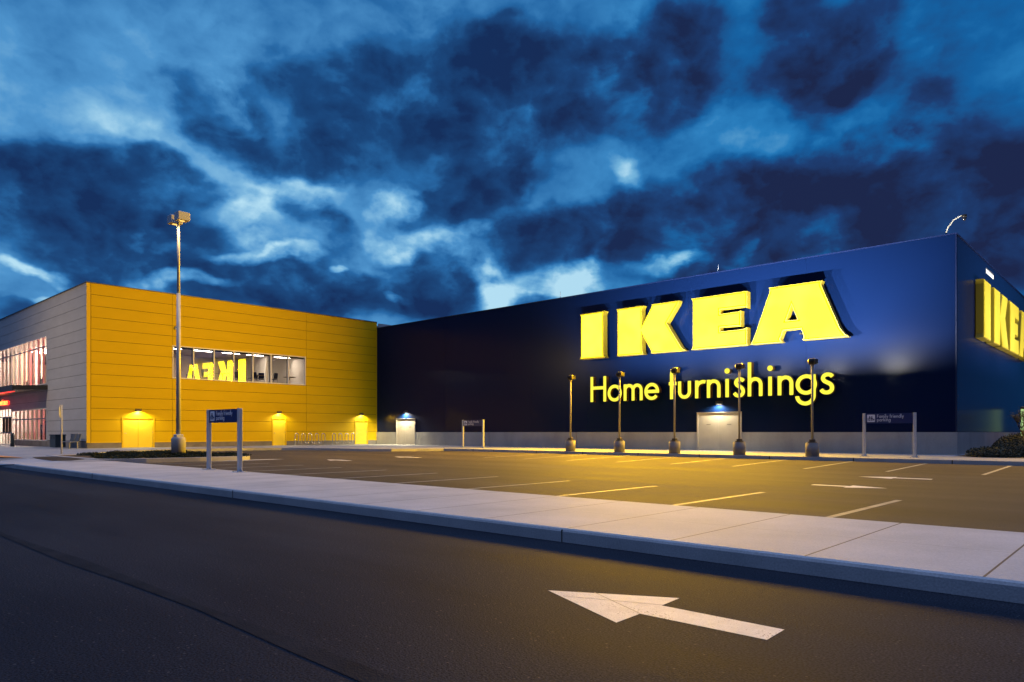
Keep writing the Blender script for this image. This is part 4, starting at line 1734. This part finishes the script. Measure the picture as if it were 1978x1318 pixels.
# ------------------------------------------------------------------ tall parking lot lamp
r = empty('parking_lamp', (18.39, -24.55, .15))
tag(r, 'tall two headed parking lot lamp on a round concrete base', 'street lamp')
b1 = MB()
b1.tube([(0, 0, -.0), (0, 0, .72), (0, 0, .80), (0, 0, .82)], [.30, .30, .27, .24], 'conc', 28)
b1.build('base', r)
b1 = MB()
b1.box(-.16, .16, -.16, .16, .821, .95, 'steel', .02)
b1.build('base_cover', r)
b1 = MB()
b1.tube([(0, 0, .95), (0, 0, 7.3)], .10, 'steel', 20, r1=.085)
b1.tube([(0, 0, 7.3), (0, 0, 10.45)], .068, 'steel', 20, r1=.055)
b1.tube([(0, 0, 10.42), (0, 0, 10.62)], .075, 'steel', 16)
b1.build('pole', r)
for sx in (-1, 1):
    b1 = MB()
    b1.box(.05 * sx, .16 * sx, -.05, .05, 10.47, 10.60, 'steel')
    ar = b1.build('arm', r)
    b1 = MB()
    xa, xb = .16 * sx, .62 * sx
    b1.box(min(xa, xb), max(xa, xb), -.26, .26, 10.50, 10.86, 'steel', .02)
    hd = b1.build('lamp_head', r)
    b1 = MB()
    M.setdefault('lotlens', emitter('lot_lamp_lens', (1.0, .62, .16), 1.6))
    M.setdefault('lotrefl', principled('lamp_reflector', (.45, .36, .12), .35, .6))
    b1.box(min(xa, xb) + .04, max(xa, xb) - .04, -.22, .22, 10.49, 10.499, 'lotrefl')
    b1.box((xa + xb) / 2 - .07, (xa + xb) / 2 + .07, -.10, .10, 10.478, 10.489, 'lotlens')
    b1.build('lens', hd)
    ll = lamp('lot_lamp', 'SPOT', ((xa + xb) / 2, 0, 10.46), 160, (1.0, .62, .22), r, spot_size=RAD(150), spot_blend=.6, shadow_soft_size=.08)
# added unseen second lamp left of the picture, warms the grey entrance wall
r2 = copy_tree(r)
r2.location = (-6.0, -37.5, 0)
for q in [c for c in r2.children if c.type == 'LIGHT']:
    bpy.data.objects.remove(q)
ll = lamp('lot_lamp', 'SPOT', (0, .3, 10.40), 3300, (1.0, .74, .44), r2, spot_size=RAD(125), spot_blend=1.0, shadow_soft_size=.08)
ll.rotation_euler = Vector((2.0, 14.6, -8.5)).to_track_quat('-Z', 'Y').to_euler()
tag(r2, 'added unseen parking lamp left of the picture, lighting the grey entrance wall', 'street lamp')


# ------------------------------------------------------------------ family friendly parking signs
def parking_sign(loc, rz, wdt, label, ztop=1.70, zbot=1.32, hfl=.0):
    r = empty('parking_sign', loc, rz)
    tag(r, label, 'sign', 'blue family parking signs on two posts')
    for sx in (0, wdt):
        b1 = MB()
        b1.box(sx - .055, sx + .055, -.05, .05, 0.0, ztop, 'steel', .008)
        p_ = b1.build('post', r)
        b1 = MB()
        b1.box(sx - .17, sx + .17, -.13, .13, 0.0, .014, 'steel')
        for dx in (-1, 1):
            b1.prism([[(sx + dx * .056, .014), (sx + dx * .15, .014), (sx + dx * .056, .12)]], lambda u, v, d: (u, d, v), -.006, .006, 'steel')
        for dx in (-.14, .14):
            for dy in (-.1, .1):
                b1.tube([(sx + dx, dy, .014), (sx + dx, dy, .03)], .012, 'alu', 6)
        b1.build('base_plate', p_)
    b1 = MB()
    b1.box(.056, wdt - .056, -.018, .018, zbot, ztop - .01, 'signblue')
    pan = b1.build('panel', r)
    tf = lambda u, v, d: (u, -d, v)
    hgt = ztop - zbot
    # white rounded pictogram
    b1 = MB()
    s_ = hgt * .72
    u0, v0 = .12, zbot + hgt * .14
    rr = .03
    rp = []
    for (cx_, cy_, a) in ((u0 + s_ - rr, v0 + rr, -90), (u0 + s_ - rr, v0 + s_ - rr, 0), (u0 + rr, v0 + s_ - rr, 90), (u0 + rr, v0 + rr, 180)):
        for q in range(4):
            t = RAD(a + q * 30)
            rp.append((cx_ + rr * math.cos(t), cy_ + rr * math.sin(t)))
    b1.prism([rp], tf, .0185, .021, 'signwhite')

    def fig(cx_, base, hh, skirt=False):
        hr = hh * .11
        b1.prism([[(cx_ + hr * math.cos(2 * PI * q / 10), base + hh - hr + hr * math.sin(2 * PI * q / 10)) for q in range(10)]], tf, .0215, .0235, 'signblue')
        bw = hh * .17
        if skirt:
            b1.prism([[(cx_ - bw * .6, base + hh * .76), (cx_ + bw * .6, base + hh * .76), (cx_ + bw * 1.3, base + hh * .35), (cx_ - bw * 1.3, base + hh * .35)]], tf, .0215, .0235, 'signblue')
        else:
            b1.prism([[(cx_ - bw, base + hh * .76), (cx_ + bw, base + hh * .76), (cx_ + bw * .7, base + hh * .4), (cx_ - bw * .7, base + hh * .4)]], tf, .0215, .0235, 'signblue')
        for dx in (-1, 1):
            x_ = cx_ + dx * hh * .075
            b1.prism([[(x_ - hh * .05, base), (x_ + hh * .05, base), (x_ + hh * .05, base + hh * .345), (x_ - hh * .05, base + hh * .345)]], tf, .0215, .0235, 'signblue')
    bs = v0 + s_ * .14
    fig(u0 + s_ * .13, bs, s_ * .42)
    fig(u0 + s_ * .34, bs, s_ * .68)
    fig(u0 + s_ * .60, bs, s_ * .66, True)
    # trolley
    x_ = u0 + s_ * .84
    b1.prism([[(x_ - s_ * .09, bs + s_ * .12), (x_ + s_ * .08, bs + s_ * .12), (x_ + s_ * .10, bs + s_ * .30), (x_ - s_ * .10, bs + s_ * .30)]], tf, .0215, .0235, 'signblue')
    for dx in (-.05, .06):
        b1.prism([[(x_ + dx * s_ + s_ * .035 * math.cos(2 * PI * q / 8), bs + s_ * .04 + s_ * .035 * math.sin(2 * PI * q / 8)) for q in range(8)]], tf, .0215, .0235, 'signblue')
    b1.build('pictogram', pan)
    b1 = MB()
    ul = max(u0 + s_ + .05, .055 + (wdt - .11) * .25)
    sz = hgt * .20
    avail = wdt * .80 - ul
    e1 = sum((GL_[c][0] + .2) if c != ' ' else .55 for c in 'Family friendly') * sz
    xs = min(1.0, avail / e1) if e1 > avail else 1.0
    text_mb(b1, 'Family friendly', ul, zbot + hgt * .54, sz, tf, .0185, .0215, 'signwhite', xs=xs)
    text_mb(b1, 'parking', ul, zbot + hgt * .20, sz, tf, .0185, .0215, 'signwhite', xs=xs)
    b1.build('lettering', pan, recalc=False)
    return r


parking_sign((31.34, -28.98, .15), 0, 1.82, 'nearest blue Family friendly parking sign, standing on the foreground sidewalk', 1.68, 1.31)
parking_sign((41.52, -5.02, .15), 0, 1.95, 'blue Family friendly parking sign near the right corner of the blue building', 1.86, 1.42)
parking_sign((15.68, -4.4, .15), 0, 1.96, 'small far Family friendly parking sign before the blue wall by the beige door', 1.88, 1.46)


# ------------------------------------------------------------------ bike racks
def bike_rack(y0, y1, x, loops, label):
    r = empty('bike_rack', (x, y0, .15))
    tag(r, label, 'bike rack', 'wave shaped steel bike racks by the yellow wall')
    b1 = MB()
    n = loops * 2 - 1
    w = (y1 - y0) / n
    rr = w / 2
    pts = [(0, 0, 0), (0, 0, .95 - rr)]
    y = 0
    for k in range(n):
        if k % 2 == 0:
            for q in range(9):
                t = PI - PI * q / 8
                pts.append((0, y + rr + rr * math.cos(t), .95 - rr + rr * math.sin(t)))
        else:
            for q in range(9):
                t = PI + PI * q / 8
                pts.append((0, y + rr + rr * math.cos(t), .22 + rr + rr * math.sin(t) - rr * .4))
        y += w
    pts.append((0, y, 0))
    b1.tube(pts, .03, 'stainless', 8)
    b1.build('tube', r)
    b1 = MB()
    for yy_ in (0, y):
        b1.tube([(0, yy_, 0), (0, yy_, .012)], .08, 'steel', 12)
    b1.build('foot_plate', r)
    return r


bike_rack(-8.86, -6.2, 1.5, 5, 'wave bike rack with five loops beside the middle yellow door')
bike_rack(-5.51, -3.4, 1.5, 4, 'wave bike rack with four loops nearer the inner corner door')

# ------------------------------------------------------------------ small things on the left
r = empty('road_sign', (11.9, -27.43, .15))
tag(r, 'slim pole with a round sign seen almost edge on by the crosswalk', 'sign')
b1 = MB()
b1.tube([(0, 0, 0), (0, 0, 2.36)], .035, 'steel', 10)
b1.build('post', r)
b1 = MB()
nx_ = Vector((.80, -.60, 0)).normalized()
ax_ = Vector((0, 0, 1))
rt_ = nx_.cross(ax_)
an = Vector((-.735, -.678, 0))
# plate turned so it shows narrow
pd = Vector((.42, -.91, 0)).normalized()
pr_ = Vector((-pd.y, pd.x, 0))
pts = []
for q in range(8):
    t = 2 * PI * (q + .5) / 8
    pts.append((.33 * math.cos(t), 2.05 + .33 * math.sin(t)))
dirn = (LOOK * .93 - RIGHT * .36).normalized()
b1.prism([pts], lambda u, v, d: tuple(dirn * u + Vector((-dirn.y, dirn.x, 0)) * (d + .04) + Vector((0, 0, v))), -.004, .004, 'steel')
b1.build('sign_plate', r)

r = empty('bench', (-.4, -23.7, .15))
tag(r, 'grey metal bench with tilted back against the entrance wall', 'bench')
b1 = MB()
for k in range(5):
    b1.box(-.95, .95, -.26 + .105 * k, -.18 + .105 * k, .42, .45, 'benchmet', .006)
b1.build('seat', r)
b1 = MB()
for sx in (-.48, .48):
    b1.obox((sx, .33, .70), (1, 0, 0), (0, .96, -.26), (0, .26, .96), .44, .02, .24, 'planter2')
b1.build('backrest', r)
for sx in (-.75, .75):
    b1 = MB()
    b1.box(sx - .03, sx + .03, -.25, -.19, 0, .42, 'benchmet')
    b1.box(sx - .03, sx + .03, .20, .26, 0, .42, 'benchmet')
    b1.box(sx - .025, sx + .025, .27, .31, .40, .95, 'benchmet')
    b1.build('leg', r)
r = empty('litter_bin', (-2.75, -23.75, .15))
tag(r, 'dark rectangular double litter bin left of the bench', 'bin')
b1 = MB()
b1.box(-.62, .62, -.3, .3, .05, .82, 'planter', .03)
b1.build('body', r)
b1 = MB()
b1.box(-.65, .65, -.33, .33, .821, .90, 'planter', .02)
for sx in (-.3, .3):
    b1.box(sx - .16, sx + .16, -.306, -.301, .6, .74, 'dark')
b1.build('lid', r)
for k, (x, lab) in enumerate([(-10.4, 'dark bollard right of the entrance doors'), (-23.2, 'dark bollard left of the entrance doors')]):
    r = empty('bollard', (x, -24.6, .15))
    tag(r, lab, 'bollard', 'bollards before the entrance')
    b1 = MB()
    b1.tube([(0, 0, 0), (0, 0, .90), (0, 0, .97), (0, 0, 1.0)], [.13, .13, .10, .03], 'planter', 16)
    b1.build('post', r)

# red entrance lettering
r = empty('entrance_sign', (-20.5, -22.84, 3.4))
tag(r, 'glowing red and orange entrance lettering above the doors', 'sign')
b1 = MB()
b2 = MB()
tf = lambda u, v, d: (u, -d, v)
u = -1.72
for ch in 'entrance':
    for g in glyph(ch, .06, .26):
        lp = [[(u + p[0] * .32, .08 + p[1] * .32) for p in q] for q in g]
        b1.prism(lp, tf, .0, .12, 'redhalo')
        b2.prism(lp, tf, .121, .135, 'redneon')
    u += (GL_[ch][0] + .22) * .32
bd = b1.build('lettering', r, recalc=False)
b2.build('letter_face', bd, recalc=False)

# small round camera on the yellow wall and roof camera
r = empty('wall_camera', (0, -17.20, 8.5))
tag(r, 'small round camera housing on the yellow wall beside the lamp post', 'camera')
b1 = MB()
b1.tube([(0, 0, 0), (.14, 0, 0)], .13, 'white', 16)
b1.build('housing', r)
b1 = MB()
b1.tube([(.141, 0, 0), (.19, 0, -.02), (.23, 0, -.04)], [.11, .09, .03], 'cam_dome', 14)
b1.build('dome', r)
r = empty('roof_camera', (43.55, .1, BT))
tag(r, 'dome security camera on a bent arm at the blue roof corner', 'camera')
b1 = MB()
b1.tube([(0, 0, 0), (.12, -.05, .32), (.36, -.12, .60), (.62, -.2, .70), (.80, -.25, .72)], .030, 'post', 10)
b1.build('arm', r)
b1 = MB()
b1.tube([(.80, -.25, .72), (.80, -.25, .60)], .10, 'dark', 14)
b1.tube([(.80, -.25, .60), (.80, -.25, .50), (.80, -.25, .44)], [.095, .08, .03], 'cam_dome', 14)
b1.build('dome', r)
for k, (x, lab) in enumerate([(20.6, 'thin rod on the blue roof edge left of the giant letters'), (32.2, 'thin rod on the blue roof edge above the giant E')]):
    r = empty('roof_rod', (x, .1, BT))
    tag(r, lab, 'rod', 'thin rods on the blue roof edge')
    b1 = MB()
    b1.tube([(0, 0, 0), (0, 0, .45)], .012, 'steel', 5)
    b1.tube([(0, 0, 0), (0, 0, .05)], .04, 'steel', 8)
    b1.build('rod', r)


# ------------------------------------------------------------------ planting
def leaf_mass(name, spots, n, size, mat, label, cat, kind=None, hfn=None, group=None):
    b1 = MB()
    k = b1.m(mat)
    rnd = random.Random(len(spots) * 31 + n)
    for _ in range(n):
        (cx_, cy_, cz_, rx, ry, rz) = rnd.choice(spots)
        while True:
            p = Vector((rnd.uniform(-1, 1), rnd.uniform(-1, 1), rnd.uniform(-.6, 1)))
            if .25 < p.length < 1:
                break
        c = Vector((cx_ + p.x * rx, cy_ + p.y * ry, max(cz_ + p.z * rz, .17)))
        d = Vector((rnd.gauss(0, 1), rnd.gauss(0, 1), rnd.gauss(.4, .8))).normalized()
        w = d.orthogonal().normalized()
        s_ = size * rnd.uniform(.6, 1.5)
        i = len(b1.v)
        b1.v += [tuple(c), tuple(c + d * s_ * .5 + w * s_ * .28), tuple(c + d * s_), tuple(c + d * s_ * .5 - w * s_ * .28)]
        b1.f.append((i, i + 1, i + 2, i + 3))
        b1.mi.append(k)
        b1.sm.append(False)
    return tag(b1.build(name, recalc=False), label, cat, group, kind)


rnd = random.Random(5)
sp = []
for k in range(70):
    x = rnd.uniform(13.6, 21.5)
    y = rnd.uniform(-28.1, -23.1)
    if x < 15.5 and y < -26:
        continue
    if (x - 18.39) ** 2 + (y + 24.55) ** 2 < .3:
        continue
    sp.append((x, y, .17, rnd.uniform(.4, .75), rnd.uniform(.4, .75), rnd.uniform(.07, .15)))
leaf_mass('ground_cover', sp, 42000, .055, 'leaf', 'low dark green planting filling the kerbed island', 'plants', 'stuff')
# hedges at the right corner, clear of the wall
sheet('planting_bed', [(44.3, 30), (90, 30), (90, -3.2), (45.4, -3.2), (44.3, -2.0)], .156, 'mulch')
HS = [(45.7, -2.2, .30, .95, .9, .30), (46.4, -1.0, .38, .9, 1.0, .38), (46.2, .5, .45, .9, 1.0, .42), (45.9, 2.4, .5, .9, 1.0, .46), (45.7, 4.4, .55, .9, 1.1, .52), (45.5, 6.5, .6, .9, 1.1, .58), (47.4, .4, .5, .9, .9, .5)]
HL = ['dark low shrub at the corner, leftmost of the shrubs by the side wall', 'second dark shrub from the corner', 'third dark shrub by the side wall', 'fourth dark shrub by the side wall', 'tall dark shrub under the side sign', 'farthest dark shrub at the right picture edge', 'front dark shrub cut by the right picture edge']
for k, h in enumerate(HS):
    leaf_mass('shrub', [(h[0], h[1], h[2] * .9, h[3], h[4], h[5]), (h[0] + .4, h[1] + .3, h[2] * .7, h[3] * .6, h[4] * .6, h[5] * .9)], 9000, .07, 'leaf2', HL[k], 'shrub', group='dark shrubs by the side wall')


# bare young tree at the right edge
def limb(b1, p, d, ln, r0, depth, rnd_):
    q = p + d * ln
    mid = p + d * ln * .5 + Vector((rnd_.uniform(-.04, .04), rnd_.uniform(-.04, .04), 0)) * ln
    b1.tube([p, mid, q], r0, 'bark', 6, r1=r0 * .62)
    if depth == 0:
        return [q]
    out = []
    for k in range(3 if depth > 1 else 2):
        a = Vector((rnd_.gauss(0, .55), rnd_.gauss(0, .55), 1.0 + rnd_.uniform(-.2, .3)))
        nd = (d * .7 + a.normalized() * .8).normalized()
        out += limb(b1, q, nd, ln * rnd_.uniform(.55, .8), r0 * .6, depth - 1, rnd_)
    return out


r = empty('young_tree', (45.4, 9.0, .15))
tag(r, 'slim young tree with thin branches at the right picture edge', 'tree')
b1 = MB()
tips = limb(b1, Vector((0, 0, 0)), Vector((0.05, .05, 1)), .8, .07, 4, random.Random(3))
b1.build('trunk', r)
b1 = MB()
k = b1.m('leaf2')
rn = random.Random(4)
for t in tips:
    for _ in range(8):
        c = t + Vector((rn.gauss(0, .12), rn.gauss(0, .12), rn.gauss(0, .12)))
        d = Vector((rn.gauss(0, 1), rn.gauss(0, 1), rn.gauss(0, 1))).normalized()
        w = d.orthogonal().normalized()
        i = len(b1.v)
        b1.v += [tuple(c), tuple(c + d * .04 + w * .02), tuple(c + d * .08), tuple(c + d * .04 - w * .02)]
        b1.f.append((i, i + 1, i + 2, i + 3))
        b1.mi.append(k)
        b1.sm.append(False)
b1.build('crown', r, recalc=False)
r = empty('lit_panel_sign', (44.72, 15.0, .15))
tag(r, 'narrow green backlit panel sign behind the young tree at the right edge', 'sign')
b1 = MB()
b1.box(-.16, .16, -.1, .1, 0, 2.6, 'planter', .02)
b1.build('cabinet', r)
b1 = MB()
b1.box(-.13, .13, -.115, -.101, .3, 2.45, 'greenlit')
b1.build('panel', r)
